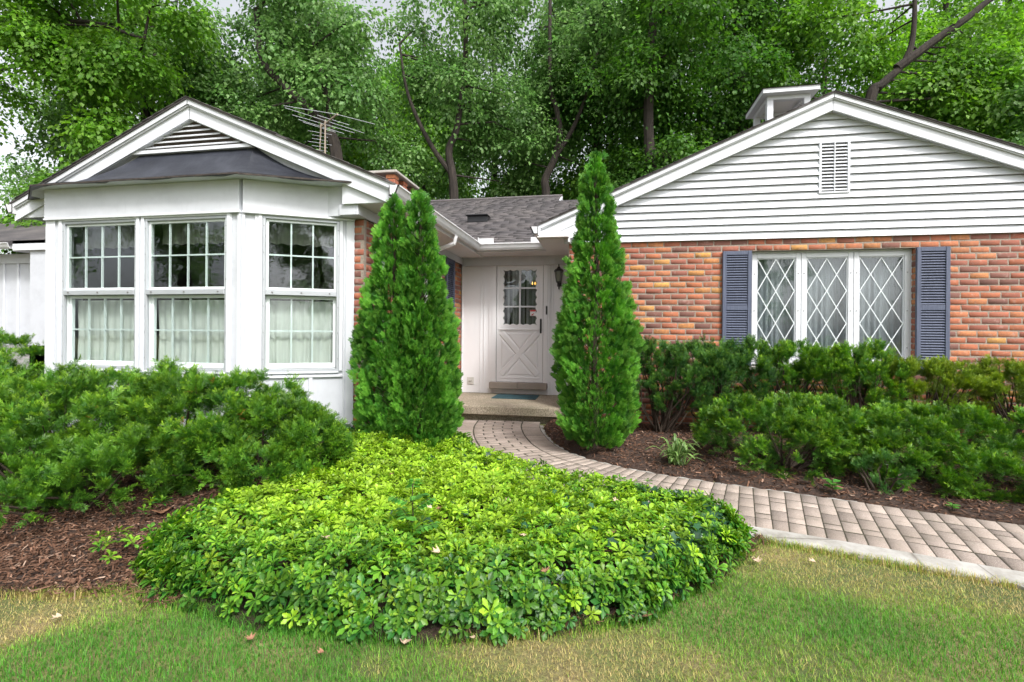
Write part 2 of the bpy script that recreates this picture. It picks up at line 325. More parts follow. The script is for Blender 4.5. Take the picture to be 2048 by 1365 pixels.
def bricks(fr, u0, u1, z0, z1, parent, holes=(), pu=.200, pz=.0735, name='brick_wall', d=0.0, seed=1, closers=True, label=None):
    rs = np.random.default_rng(seed); O = []; SC = []
    nz = int(round((z1 - z0) / pz)); pz = (z1 - z0) / nz
    for r in range(nz):
        zc = z0 + (r + .5) * pz; u = u0 - (pu / 2 if r % 2 else 0) - rs.uniform(0, .01)
        while u < u1:
            ln = pu * rs.uniform(.97, 1.03); a, b = max(u, u0), min(u + ln, u1); u += ln
            segs = [(a, b)]
            for (h0, h1, g0, g1) in holes:
                if zc > g0 and zc < g1:
                    ns = []
                    for (p, q_) in segs:
                        if q_ <= h0 or p >= h1: ns.append((p, q_))
                        else:
                            if p < h0: ns.append((p, h0))
                            if q_ > h1: ns.append((h1, q_))
                    segs = ns
            for (p, q_) in segs:
                if q_ - p > .035: O.append(((p + q_) / 2, d, zc + rs.normal(0, .0012))); SC.append(((q_ - p) / 2 - .0060, .010, pz / 2 - .0062))
    O = np.array(O); SC = np.array(SC); n = len(O)
    t = [(-1, -1, -1), (1, -1, -1), (1, -1, 1), (-1, -1, 1), (-1, .2, -1), (1, .2, -1), (1, .2, 1), (-1, .2, 1), (-.93, 1, -.74), (.93, 1, -.74), (.93, 1, .74), (-.93, 1, .74)]
    f = [(8, 11, 10, 9), (4, 8, 9, 5), (5, 9, 10, 6), (6, 10, 11, 7), (7, 11, 8, 4), (0, 4, 5, 1), (1, 5, 6, 2), (2, 6, 7, 3), (3, 7, 4, 0)]
    nb = NB(); P = np.array(t)[None] * SC[:, None, :] + O[:, None, :] + rs.normal(0, .0016, (n, 12, 3))
    ang = rs.normal(0, .006, n); dz = (P[:, :, 0] - O[:, None, 0]) * ang[:, None]; P[:, :, 2] += dz
    V = fr(P.reshape(-1, 3)); fl = np.concatenate([np.array(x) for x in f]); nb.V.append(V.astype(np.float32))
    tn = rs.random((n, 3)) ; tn[:, 0] = tn[:, 0] ** 1.0
    nb.T.append(np.repeat(tn, 12, 0).astype(np.float32)); nb.L.append((fl[None] + (np.arange(n) * 12)[:, None]).ravel()); nb.S.append(np.tile([4] * 9, n)); nb.n = n * 12
    w_ = nb.build(name, M['brick'], parent)
    if label: w_['label'] = label
    m = MB(); ys = (-.04, 0.004); us = [u0] + sorted(sum([[h[0], h[1]] for h in holes], [])) + [u1]
    for i in range(len(us) - 1):
        a, b = us[i], us[i + 1]; hh = [h for h in holes if h[0] < (a + b) / 2 < h[1]]
        if b - a < 1e-4: continue
        if hh:
            if hh[0][2] > z0 + .01: m.box((a, ys[0] + d, z0), (b, ys[1] + d, hh[0][2]), fr)
            if hh[0][3] < z1 - .01: m.box((a, ys[0] + d, hh[0][3]), (b, ys[1] + d, z1), fr)
        else: m.box((a, ys[0] + d, z0), (b, ys[1] + d, z1), fr)
    m.build('mortar', M['mortar'], w_)
    return w_

# ------------------------------------------------------------------ the house
EY = 2.60
house = thing('house', 'single-storey red brick and white board house with two front gables and a recessed front door', 'house', (0, 6.5, 0))
RW = Fr((0, 6.5, 0))                 # right wing front wall, d towards the camera
HOLE = (1.80, 3.60, .80, 2.262)
bricks(RW, -.46, 5.75, -.05, 2.41, house, [HOLE], seed=5, label='long brick wall of the right gable')
# left wing: brick strip beside the bay, and side wall
LS = Fr((-2.39, 0, 0), (0, 1, 0), (1, 0, 0))
bricks(Fr((0, 4.56, 0)), -2.60, -2.378, .0, 2.365, house, seed=2, d=-.001, label='narrow brick strip beside the bay window')
bricks(LS, 4.572, 8.0, .0, 2.365, house, seed=3, label='brick side wall facing the porch')
m = MB(); m.box((-.46, 6.56, -.2), (-.40, 8.0, 2.41)); m.box((5.69, 6.56, -.2), (5.75, 13, 2.41)); m.box((-6.05, 4.62, -.2), (-5.98, 13, 2.5)); m.box((-.4, 12.9, -.2), (5.69, 12.98, 2.5)); m.box((-5.98, 13, -.2), (-.5, 13.08, 2.5)); m.split('outer_wall', M['white2'], house)

# --- right gable siding (lap boards)
RX, RZ, RS = 2.655, 4.092, .415
def rz_at(x): return RZ - RS * abs(x - RX)
m = MB(); z = 2.40; LP = .0945
VH = (2.555, 2.865, 2.965, 3.55)
while z < 3.95:
    zt = z + LP
    xl0 = RX - (RZ - .16 - z) / RS; xr0 = RX + (RZ - .16 - z) / RS; xl1 = RX - (RZ - .16 - zt) / RS; xr1 = RX + (RZ - .16 - zt) / RS
    if xr1 - xl1 < .02: xl1 = xr1 = RX; 
    if xr0 - xl0 < .05: break
    def board(a0, b0, a1, b1):
        d0, d1 = .044, .012
        z_ = z; zb = z + .0085
        P = [(a0, 0, zb), (b0, 0, zb), (b1, 0, zt), (a1, 0, zt), (a0, d0, zb), (b0, d0, zb), (b1, d1, zt), (a1, d1, zt)]
        m.add(RW(P), [(0, 1, 2, 3), (7, 6, 5, 4), (0, 4, 5, 1), (1, 5, 6, 2), (2, 6, 7, 3), (3, 7, 4, 0)])
    xl0 = max(xl0, -.52); xl1 = max(xl1, -.52); xr0 = min(xr0, 5.8); xr1 = min(xr1, 5.8)
    if z + .02 >= VH[2] - .03 and zt <= VH[3] + .05: board(xl0, VH[0], xl1, VH[0]); board(VH[1], xr0, VH[1], xr1)
    else: board(xl0, xr0, xl1, xr1)
    z = zt
m.build('siding', M['siding'], house)
m = MB(); m.prism([(-.46, 2.41), (5.75, 2.41), (5.75, 2.62), (RX, 3.95), (-.46, 2.62)], -.03, -.002, RW); m.build('lap_shadow_backing', M['darkgap'], house)  # dark sheet seen through the board gaps, painting the siding's shadow lines
# gable vent
m = MB(); m.box((VH[0] - .012, .0, VH[2] - .03), (VH[0] + .012, .045, VH[3] + .005), RW); m.box((VH[1] - .012, 0, VH[2] - .03), (VH[1] + .012, .045, VH[3] + .005), RW)
m.box((VH[0] + .012, 0, VH[2] - .03), (VH[1] - .012, .045, VH[2] - .012), RW); m.box((VH[0] + .012, 0, VH[3] - .01), (VH[1] - .012, .045, VH[3] + .005), RW); m.box((2.706, 0.02, VH[2] - .012), (2.716, .047, VH[3] - .01), RW)
for i in range(14):
    zz = VH[2] + .002 + i * .0405
    m.prism([(0, 0)] * 0 or [(.012, zz + .028), (.042, zz), (.044, zz + .006), (.014, zz + .034)], 0, 1, Fr((VH[0] + .012, 6.5, 0), (0, -1, 0), (VH[1] - VH[0] - .024, 0, 0)))
m.build('gable_vent', M['siding'], house)
# rake boards of both gables
def rake(cx, cz, half, slope, yf, side, th, name='rake_board', x_end=None, mat='white'):
    m = MB(); L = half
    def pt(s, o): return (cx + side * s, cz - slope * s - o)
    m.prism([pt(0, .052), pt(L, .052), pt(L, .19), pt(0, .19)], 0, .028, Fr((0, yf + .03, 0)))       # wide board
    m.build(name, M[mat], house, bevel=.003)
    m = MB(); m.prism([pt(0, .012), pt(L + .02, .012), pt(L + .02, .050), pt(0, .050)], 0, .060, Fr((0, yf + .03, 0)))
    m.prism([pt(0, .0505), pt(L + .02, .0505), pt(L + .02, .066), pt(0, .066)], .030, .046, Fr((0, yf + .03, 0)))
    m.build('rake_moulding', M[mat], house, bevel=.004)
    return
for s in (-1, 1): rake(RX, RZ, 3.49, RS, 6.375, s, .0)
for s in (-1, 1): rake(-4.2, 3.60, 2.25, .4356, 4.31, s, .0)
# under-rake frieze and soffit (right wing)
m = MB()
for s in (-1, 1):
    m.prism([(RX, RZ - .17), (RX + s * 3.1, RZ - .17 - RS * 3.1), (RX + s * 3.1, RZ - .187 - RS * 3.1), (RX, RZ - .187)], 0, .06, Fr((0, 6.5, 0)))
    m.prism([(RX, RZ - .150), (RX + s * 3.4, RZ - .150 - RS * 3.4), (RX + s * 3.4, RZ - .168 - RS * 3.4), (RX, RZ - .168)], .0, .10, Fr((0, 6.5, 0)))
m.split('rake_soffit', M['white2'], house)
# roofs
def roof_slab(cx, cz, half, slope, y0, y1, th, name, mat='shingle', label=None):
    m = MB()
    for s in (-1, 1):
        P = [(cx, cz), (cx + s * (half + .03), cz - slope * (half + .03)), (cx + s * (half + .03), cz - slope * (half + .03) - th), (cx, cz - th)]
        m.prism(P, y0, y1, Fr((0, 0, 0), (1, 0, 0), (0, 1, 0)))
    r = m.build(name, M[mat], house)
    if label: r['label'] = label
    nb = NB(); O = []; R = []; T = []
    ln = math.hypot(1, slope); nrow = int((half + .02) * ln / .14)
    for s in (-1, 1):
        a = np.array([s / ln, 0, -slope / ln]); nn = np.array([s * slope / ln, 0, 1 / ln])
        for k in range(nrow):
            yy = y0 + random.uniform(-.3, 0)
            while yy < y1:
                y_a, y_b = max(yy, y0 - .012), min(yy + .30, y1)
                if y_b - y_a > .02:
                    O.append(np.array([cx, (y_a + y_b) / 2, cz]) + a * (k * .14 + .07)); R.append(np.stack([a * .075, np.array([0, (y_b - y_a) / 2 - .002, 0]), nn * (.008 + .004 * random.random())])); T.append((random.random(), 0, 0))
                yy += .304
    bx = [(-1, -1, 0), (1, -1, 0), (1, 1, 0), (-1, 1, 0), (-1, -1, .3), (1, -1, 1), (1, 1, 1), (-1, 1, .3)]
    nb.emit(bx, BOXF, np.array(R), np.array(O), np.array(T)); nb.build('shingles', M[mat], r)
    return r
roof_slab(RX, RZ + .012, 3.49, RS, 6.333, 12.98, .018, 'roof', label='shingle roof of the right gable')
roof_slab(-4.2, 3.612, 2.25, .4356, 4.268, 12.9, .018, 'roof', label='shingle roof of the left gable')
# middle roof slope facing the camera: stepped courses of shingle tabs
MY, MZ, MS = 7.42, 2.615, .42
m = MB(); m.prism([(7.42, 2.60), (12.15, 2.60 + MS * 4.73), (15.5, 3.1), (15.5, 3.0), (12.15, 2.50 + MS * 4.73), (7.42, 2.55)], -5.0, -1.06, Fr((0, 0, 0), (0, 1, 0), (1, 0, 0)))
m.prism([(7.42, 2.60), (11.45, 2.60 + MS * 4.03), (15.5, 3.0), (15.5, 2.9), (11.45, 2.5 + MS * 4.03), (7.42, 2.55)], -1.06, 2.4, Fr((0, 0, 0), (0, 1, 0), (1, 0, 0)))
mid = m.build('roof', M['shingle'], house); mid['label'] = 'grey shingle roof slope above the front door'
nb = NB(); O = []; R = []; T = []; ln = math.hypot(1, MS); a = np.array([0, 1 / ln, MS / ln]); nn = np.array([0, -MS / ln, 1 / ln])
for k in range(37):
    xx = -5.0 - random.uniform(0, .3); xe = -1.06 if k > 31 else 1.5
    while xx < xe:
        b_ = min(xx + .31, xe); O.append(np.array([(xx + b_) / 2, 7.40, 2.602]) + a * (k * .14 + .07)); R.append(np.stack([np.array([(b_ - xx) / 2 - .003, 0, 0]), a * .072, nn * (.009 + .005 * random.random())])); T.append((min(1, max(0, .5 + .22 * np.random.randn())), 0, 0)); xx += .31
nb.emit([(-1, -1, 0), (1, -1, 0), (1, 1, 0), (-1, 1, 0), (-1, -1, 1), (1, -1, 1), (1, 1, .3), (-1, 1, .3)], BOXF, np.array(R), np.array(O), np.array(T)); nb.build('shingles', M['shingle'], mid)
m = MB(); m.tube([(-5, 12.14, 2.62 + MS * 4.73), (-1.03, 12.14, 2.62 + MS * 4.73)], .045, 6); m.build('ridge_cap', M['shingle'], house)
m = MB(); m.prism([(11.5, 2.62 + MS * 4.08), (12.1, 2.62 + MS * 4.68), (12.1, 2.50 + MS * 4.68), (11.5, 2.58 + MS * 4.08)], -1.055, -1.02, Fr((0, 0, 0), (0, 1, 0), (1, 0, 0))); m.split('gable_trim', M['white'], house)
# roof vent box on the middle roof
m = MB(); bz = 2.62 + MS * (9.2 - 7.42)
m.add([(-2.62 + .0, 9.15, bz - .02), (-2.22, 9.15, bz - .02), (-2.22, 9.15, bz + .11), (-2.62, 9.15, bz + .11), (-2.60, 9.55, bz + .16), (-2.24, 9.55, bz + .16), (-2.24, 9.55, bz + .05), (-2.60, 9.55, bz + .05)],
      [(0, 1, 2, 3), (3, 2, 5, 4), (1, 6, 5, 2), (0, 3, 4, 7), (0, 7, 6, 1)]); m.box((-2.64, 9.10, bz + .105), (-2.20, 9.3, bz + .125)); m.build('roof_vent', M['black'], house, bevel=.008)
# soffits, friezes, pork chops, corner flashing
m = MB()
m.box((-2.37, 4.372, 2.47), (-1.99, 7.90, 2.485)); m.box((-2.37, 7.46, 2.4865), (-.46, 7.97, 2.50)); m.box((-.86, 6.30, 2.47), (-.45, 7.44, 2.485))
m.split('soffit', M['soffit'], house)
m = MB()
m.box((-2.3755, 4.372, 2.367), (-2.350, 7.972, 2.469)); m.box((-2.35, 7.950, 2.335), (-.44, 7.974, 2.4865))
m.box((-2.55, 4.371, 2.367), (-2.3765, 4.395, 2.469))
m.split('frieze', M['white2'], house, bevel=.003)
m = MB()
m.prism([(-2.50, 2.47), (-1.965, 2.47), (-1.965, 2.49), (-2.50, 2.74)], 0, .026, Fr((0, 4.371, 0)))
m.prism([(-6.435, 2.47), (-5.95, 2.47), (-5.95, 2.72), (-6.435, 2.49)], 0, .026, Fr((0, 4.36, 0)))
m.prism([(-.83, 2.47), (-.30, 2.47), (-.30, 2.70), (-.83, 2.485)], 0, .026, Fr((0, 6.41, 0)))
m.split('eave_return', M['white'], house, bevel=.003)
m = MB(); m.box((-.46, 6.33, 2.405), (-.435, 6.46, 2.49)); m.build('corner_block', M['white'], house)
# gable wall of the left wing (white boarded) and its frieze block
m = MB(); GL = Fr((0, 4.40, 0)); m.prism([(-6.05, 2.367), (-2.45, 2.367), (-2.376, 2.367), (-2.376, 2.66), (-4.2, 3.46), (-6.05, 2.66)], -.03, 0.0, GL)
m.box((-2.55, -.16, 2.367), (-2.376, -.031, 2.60), GL)
m.build('gable_wall', M['white2'], house)
# triangular louvre
LC = (-4.21, 3.40); m = MB(); LB = 3.12
hw = .655; g2 = Fr((0, 4.375, 0))
m.prism([(LC[0] - hw - .07, LB - .035), (LC[0] + hw + .07, LB - .035), (LC[0] + hw, LB), (LC[0] - hw, LB)], -.02, .04, g2)
for s in (-1, 1): m.prism([(LC[0] + s * (hw + .07), LB - .035), (LC[0] + s * hw, LB), (LC[0], LB + hw * .435), (LC[0], LB + hw * .435 + .05)], -.02, .035, g2)
for i in range(6):
    zz = LB + .018 + i * .050; half = hw - (zz - LB + .02) / .435
    if half > .03: m.prism([(.0, zz + .024), (.030, zz), (.032, zz + .008), (.002, zz + .032)], 0, 1, Fr((LC[0] - half, 4.375, 0), (0, -1, 0), (2 * half, 0, 0)))
m.build('gable_vent', M['white'], house)
m = MB(); m.prism([(LC[0] - hw, LB), (LC[0] + hw, LB), (LC[0], LB + hw * .435)], -.027, -.005, g2); m.build('vent_backing', M['darkgap'], house)
m = MB()
for s in (-1, 1): m.prism([(-4.2, 3.60 - .175), (-4.2 + s * 2.2, 3.60 - .175 - .4356 * 2.2), (-4.2 + s * 2.2, 3.60 - .19 - .4356 * 2.2), (-4.2, 3.60 - .19)], 0, .05, Fr((0, 4.399, 0)))
m.split('rake_soffit', M['white2'], house)

# gutters
GP = [(0, 0), (.055, 0), (.075, .03), (.095, .085), (.105, .085), (.105, .10), (.088, .10), (.066, .045), (.05, .012), (.008, .012), (.008, .10), (0, .10)]
def gutter(a, b, out, name='gutter'):
    a, b = np.array(a, float), np.array(b, float); L = np.linalg.norm(b - a); u = (b - a) / L; m = MB()
    m.prism(GP, 0, L, Fr(a, out, u)) ; 
    for e in (0, L - .004): m.prism([(0, 0), (.055, 0), (.075, .03), (.095, .085), (.105, .085), (.105, .10), (0, .10)], e, e + .004, Fr(a + u * (0 if e == 0 else 0), out, u))
    return m.build(name, M['gutter'], house)
gutter((-1.985, 4.27, 2.505), (-1.985, 7.40, 2.505), (1, 0, 0))
gutter((-1.975, 7.455, 2.505), (-.83, 7.455, 2.505), (0, -1, 0))
gutter((-.845, 6.27, 2.505), (-.845, 7.36, 2.505), (-1, 0, 0))
gutter((-6.43, 4.27, 2.505), (-6.43, 9, 2.505), (-1, 0, 0))
m = MB(); m.box((-2.005, 4.34, 2.48), (-1.987, 7.44, 2.60)); m.box((-1.987, 7.457, 2.4867), (-.84, 7.475, 2.60)); m.box((-.843, 6.34, 2.48), (-.825, 7.44, 2.60)); m.box((-6.428, 4.34, 2.48), (-6.41, 9, 2.60)); m.split('fascia', M['white'], house)
m = MB(); m.box((-1.90, 7.352, 2.585), (-1.68, 7.362, 2.68)); m.box((-1.10, 7.352, 2.585), (-.91, 7.362, 2.68)); m.box((-1.882, 7.16, 2.585), (-1.876, 7.345, 2.66)); m.split('splash_guard', M['gutter'], house)
# downspout
m = MB(); pts = [(-1.95, 4.90, 2.50), (-1.95, 4.90, 2.40), (-2.0, 4.89, 2.345), (-2.25, 4.83, 2.33), (-2.31, 4.81, 2.27), (-2.325, 4.80, .22), (-2.2, 4.80, .16)]
m.tube(pts, .036, 10); m.box((-2.38, 4.755, 2.04), (-2.28, 4.845, 2.07)); m.build('downspout', M['gutter'], house, smooth=False)
m = MB(); m.tube([(-1.93, 6.2, 2.50), (-1.95, 6.2, 2.40), (-2.30, 6.2, 2.28), (-2.34, 6.2, 2.18), (-2.34, 6.2, .3)], .03, 8); m.build('downspout', M['gutter'], house)

# shutters
def shutter(fr, u0, u1, z0, z1, parent=house):
    m = MB(); st = .045; dp = .035
    m.box((u0, 0, z0), (u0 + st, dp, z1), fr); m.box((u1 - st, 0, z0), (u1, dp, z1), fr)
    zm = z0 + (z1 - z0) * .505
    for a, b in ((z0, z0 + .075), (zm - .03, zm + .03), (z1 - .05, z1)): m.box((u0 + st, 0, a), (u1 - st, dp - .004, b), fr)
    n = 0
    for a, b in ((z0 + .075, zm - .03), (zm + .03, z1 - .05)):
        k = int((b - a) / .030); 
        for i in range(k):
            zz = a + (i + .0) * (b - a) / k
            m.prism([(.006, zz + .022), (.026, zz + .004), (.030, zz + .012), (.010, zz + .030)], 0, 1, Fr(fr((u0 + st, 0, 0)), fr.M[1], fr.M[0] * (u1 - u0 - 2 * st)))
    # eyebrow arch on the top rail
    k = 9; arc = [(u0 + st + (u1 - u0 - 2 * st) * i / k, z1 - .05 - .012 + .012 * math.sin(PI * i / k)) for i in range(k + 1)]
    o = m.build('shutter', M['shutter'], parent, bevel=.003)
    b = MB(); b.box((u0 + .01, .001, z0 + .02), (u1 - .01, .006, z1 - .02), fr); b.build('shutter_back', M['shutter_dark'], o)
    return o
SF = Fr((0, 6.485, 0))
shutter(SF, 1.455, 1.793, .835, 2.262); shutter(SF, 3.585, 3.925, .835, 2.262)
shutter(Fr((-2.375, 0, 0), (0, 1, 0), (1, 0, 0)), 7.10, 7.50, .95, 2.362)

def frame_ring(m, u0, u1, z0, z1, wd, d0, d1, fr, bot=None):
    bot = bot if bot is not None else wd
    m.box((u0, d0, z0), (u0 + wd, d1, z1), fr); m.box((u1 - wd, d0, z0), (u1, d1, z1), fr)
    m.box((u0 + wd, d0, z1 - wd), (u1 - wd, d1, z1), fr); m.box((u0 + wd, d0, z0), (u1 - wd, d1, z0 + bot), fr)

# right window: three casements with diamond lattice, set back in the brick
WF = Fr((0, 6.585, 0))
win = MB(); frame_ring(win, 1.80, 3.60, .852, 2.262, .022, -.05, .02, WF); wo_ = win.build('window', M['white'], house, bevel=.002); wo_['label'] = 'three diamond-latticed casements between blue shutters'
for (a, b) in ((1.823, 2.388), (2.392, 2.970), (2.974, 3.577)):
    m = MB(); frame_ring(m, a, b, .876, 2.238, .058, -.02, .022, WF); frame_ring(m, a + .0585, b - .0585, .9345, 2.1795, .012, -.015, .012, WF)
    m.build('sash', M['white'], wo_, bevel=.004)
    sm_ = MB()
    for uu in (a + .03, b - .03):
        for zz in (1.08, 1.52, 1.98): sm_.lathe([(.007, 0), (.007, .008)], tuple(WF((uu, .023, zz))), 6)
    sm_.split('latch', M['screw'], wo_)
    g = MB(); g.box((a + .06, -.004, .936), (b - .06, 0.0, 2.178), WF); g.build('pane', M['glass'], wo_)
    # lattice
    l = MB(); u0, u1, z0, z1 = a + .071, b - .071, .947, 2.167; hw_ = (u1 - u0) / 4.; hz = (z1 - z0) / 6.13
    def clipbar(p, q_):
        (x0, y0), (x1, y1) = p, q_; t0, t1 = 0., 1.; dx, dy = x1 - x0, y1 - y0
        for pp, qq in ((-dx, x0 - u0), (dx, u1 - x0), (-dy, y0 - z0), (dy, z1 - y0)):
            if abs(pp) < 1e-9:
                if qq < 0: return
                continue
            r = qq / pp
            if pp < 0: t0 = max(t0, r)
            else: t1 = min(t1, r)
        if t1 - t0 < 1e-3: return
        A = (x0 + dx * t0, y0 + dy * t0); B = (x0 + dx * t1, y0 + dy * t1)
        l.bar(WF((A[0], clipbar.d, A[1])), WF((B[0], clipbar.d, B[1])), .010, .003, (0, 1, 0))
    for k in range(-8, 16, 2):
        zb = z1 - (k + 0) * hz * 1.0
        clipbar.d = .006; clipbar((u0, zb), (u1, zb - 4 * hz)) if True else None
        clipbar.d = .0092; clipbar((u0, zb - 4 * hz), (u1, zb))
    l.build('lattice', M['lattice'], wo_)
m = MB(); m.box((1.74, -.07, .79), (3.62, .045, .835), Fr((0, 6.5, 0))); m.build('window_sill', M['sillstone'], house, bevel=.008)
bricks(Fr((3.600, 6.49, 0), (0, 1, 0), (-1, 0, 0)), .0, .12, .835, 2.262, house, pu=.11, seed=9, name='brick_reveal')
m = MB(); m.box((1.8, 6.455 + .05, 2.2625), (3.6, 6.62, 2.275)); m.build('lintel', M['screw'], house)
# interior of right room
m = MB(); RB = [(1.2, 6.72), (4.2, 8.4)]
m.box((1.2, 8.4, .3), (4.2, 8.45, 2.6)); m.box((1.15, 6.64, .3), (1.2, 8.4, 2.6)); m.box((4.2, 6.64, .3), (4.25, 8.4, 2.6)); m.box((1.2, 6.64, .25), (4.2, 8.4, .3)); m.box((1.2, 6.64, 2.38), (4.2, 8.4, 2.395))
m.box((-5.95, 6.5, .0), (-2.5, 6.55, 2.7)); m.box((-5.95, 4.65, -.0), (-5.93, 6.5, 2.7)); m.box((-2.50, 4.65, 0), (-2.48, 6.5, 2.7)); m.box((-5.55, 4.16, .1), (-3.42, 4.64, .12)); m.box((-5.93, 4.6401, .1), (-2.5, 6.5, .12)); m.box((-5.55, 4.16, 2.52), (-3.42, 4.64, 2.54)); m.box((-5.93, 4.6401, 2.52), (-2.5, 6.5, 2.54))
m.box((-2.3, 9.6, .2), (-.5, 9.65, 2.7)); m.box((-2.32, 8.05, .2), (-2.3, 9.6, 2.7)); m.box((-.5, 8.05, .2), (-.48, 9.6, 2.7)); m.box((-2.3, 8.05, 2.6), (-.5, 9.6, 2.62))
m.split('inner_wall', M['dark'], house)

def drape(fr, u0, u1, z0, z1, d, amp, pleats, mat, name='curtain', parent=None, gather=0., seed=0):
    rs = random.Random(seed); nu, nz = int(pleats * 10), 14; V = []; F = []; ph = [rs.uniform(-.5, .5) for _ in range(int(pleats) + 3)]
    for j in range(nz + 1):
        t = j / nz
        for i in range(nu + 1):
            s = i / nu; x = s * pleats * 2 * PI; k = int(s * pleats)
            dd = d + amp * (math.sin(x + ph[k] * .6) * (.6 + .4 * math.sin(1.7 * s * pleats + 1)) ) * (.55 + .45 * (1 - t)) + .003 * math.sin(9 * t + 3 * s)
            V.append((u0 + (u1 - u0) * s + .004 * math.sin(x * .5 + 4 * t), dd, z0 + (z1 - z0) * t + (.006 * math.sin(x) if j == 0 else 0)))
    for j in range(nz):
        for i in range(nu): a = j * (nu + 1) + i; F.append((a, a + 1, a + nu + 2, a + nu + 1))
    m = MB(); m.add(fr(V), F); o = m.build(name, M[mat], parent, smooth=True); return o

# sheer curtains in the right window
for i, (a, b) in enumerate(((1.85, 2.37), (2.42, 2.95), (3.0, 3.56))):
    o = drape(WF, a - .03, b + .03, .87, 2.25, -.12, .022, 9, 'sheer', seed=i)
    tag(o, ('grey sheer curtain behind the left casement of the diamond-latticed window', 'grey sheer curtain behind the middle casement of the diamond-latticed window', 'grey sheer curtain behind the right casement of the diamond-latticed window')[i], 'curtain', 'sheer curtains of the latticed window')

# --- bay window
BA, BB, BC, BD = (-6.02, 4.56), (-5.64, 4.05), (-3.372, 4.05), (-2.48, 4.553)
def wallfr(a, b):
    L = math.hypot(b[0] - a[0], b[1] - a[1]); u = ((b[0] - a[0]) / L, (b[1] - a[1]) / L, 0); d = (u[1], -u[0], 0); return Fr((a[0], a[1], 0), u, d), L
FF, FL = wallfr(BB, BC); RF, RL = wallfr(BC, BD); LF, LL = wallfr(BA, BB)
def U(x): return x - BB[0]
def storm_window(fr, u0, u1, z0, z1, cols, label):
    """double-hung window with aluminium storm frame: outer casing, upper and lower sash, grilles, panes, screws"""
    zm = 1.605
    m = MB(); m.box((u0 - .035, -.09, z0 - .0), (u0, .022, z1 + .03), fr); m.box((u1, -.09, z0 - .0), (u1 + .035, .022, z1 + .03), fr); m.box((u0, -.09, z1), (u1, .022, z1 + .03), fr); m.box((u0, -.10, z0 - .02), (u1, .028, z0), fr)
    o = m.build('window', M['white'], bay_w, bevel=.003); o['label'] = label
    m = MB(); frame_ring(m, u0 + .001, u1 - .001, z0 + .001, z1 - .001, .026, -.02, .010, fr); m.box((u0 + .027, -.018, zm - .028), (u1 - .027, .018, zm + .020), fr); m.build('storm_frame', M['alum'], o, bevel=.003)
    m = MB(); frame_ring(m, u0 + .0275, u1 - .0275, zm + .021, z1 - .0275, .024, -.045, -.012, fr); m.build('sash', M['sash'], o, bevel=.003)
    m = MB(); frame_ring(m, u0 + .030, u1 - .030, z0 + .028, zm - .030, .030, -.075, -.042, fr, .052); m.box((u0 + .0275, -.09, z0 + .0275), (u0 + .0295, -.02, zm - .03), fr); m.build('sash', M['sash'], o, bevel=.003)
    for (a, b, c, d, dd) in ((u0 + .0515, u1 - .0515, zm + .045, z1 - .0515, -.030), (u0 + .060, u1 - .060, z0 + .080, zm - .060, -.060)):
        g = MB()
        for i in range(1, cols): x = a + (b - a) * i / cols; g.box((x - .007, dd - .008, c), (x + .007, dd + .008, d), fr)
        zz = (c + d) / 2; g.box((a, dd - .009, zz - .007), (b, dd + .009, zz + .007), fr); g.build('grille', M['sash'], o)
        p = MB(); p.box((a - .003, dd + .012, c - .003), (b + .003, dd + .014, d + .003), fr); p.build('pane', M['glass'], o)
    s_ = MB()
    for zz in np.linspace(z0 + .12, z1 - .1, 6):
        for uu in (u0 + .012, u1 - .012): s_.lathe([(.005, 0), (.005, .004)], tuple(fr((uu, .011, zz))), 6)
    for uu in (u0 + .09, (u0 + u1) / 2, u1 - .09): s_.lathe([(.009, -.004), (.009, .006)], tuple(fr((uu, .019, zm - .004))), 6)
    s_.split('screw', M['screw'], o)
    return o
m = MB()
# solid parts of the bay's boarding (below the windows, corner posts, frieze band)
def solid(fr, L, opens, z0=.12, zt=2.36, e0=0, e1=0):
    us = [e0] + sum([[a, b] for a, b, _, _ in opens], []) + [L + e1]
    for i in range(0, len(us), 2): m.box((us[i], -.10, z0), (us[i + 1], 0, zt), fr)
    for a, b, c, d in opens: m.box((a, -.10, z0), (b, 0, c), fr); m.box((a, -.10, d), (b, 0, zt), fr)
W1, W2, W3 = (U(-5.435), U(-4.530), .835, 2.325), (U(-4.440), U(-3.510), .835, 2.325), (.185, .880, .835, 2.335)
solid(FF, FL, [W1, W2]); solid(RF, RL, [W3]); solid(LF, LL, [])
bay_w = m.build('bay_wall', M['white2'], house); bay_w['label'] = 'white boarded bay with three double-hung windows'
# frieze band
m = MB(); m.box((-.0, -.09, 2.361), (FL, .030, 2.655), FF); m.build('bay_frieze', M['white2'], house, bevel=.002)
m = MB(); m.box((.018, -.09, 2.361), (RL + .01, .032, 2.655), RF); m.box((-.02, -.09, 2.361), (LL - .02, .03, 2.655), LF); m.split('bay_frieze', M['white2'], house, bevel=.002)
m = MB()
m.box((.0, .001, 2.340), (FL + .01, .040, 2.3605), FF); m.box((.016, .001, 2.340), (RL, .042, 2.3605), RF)
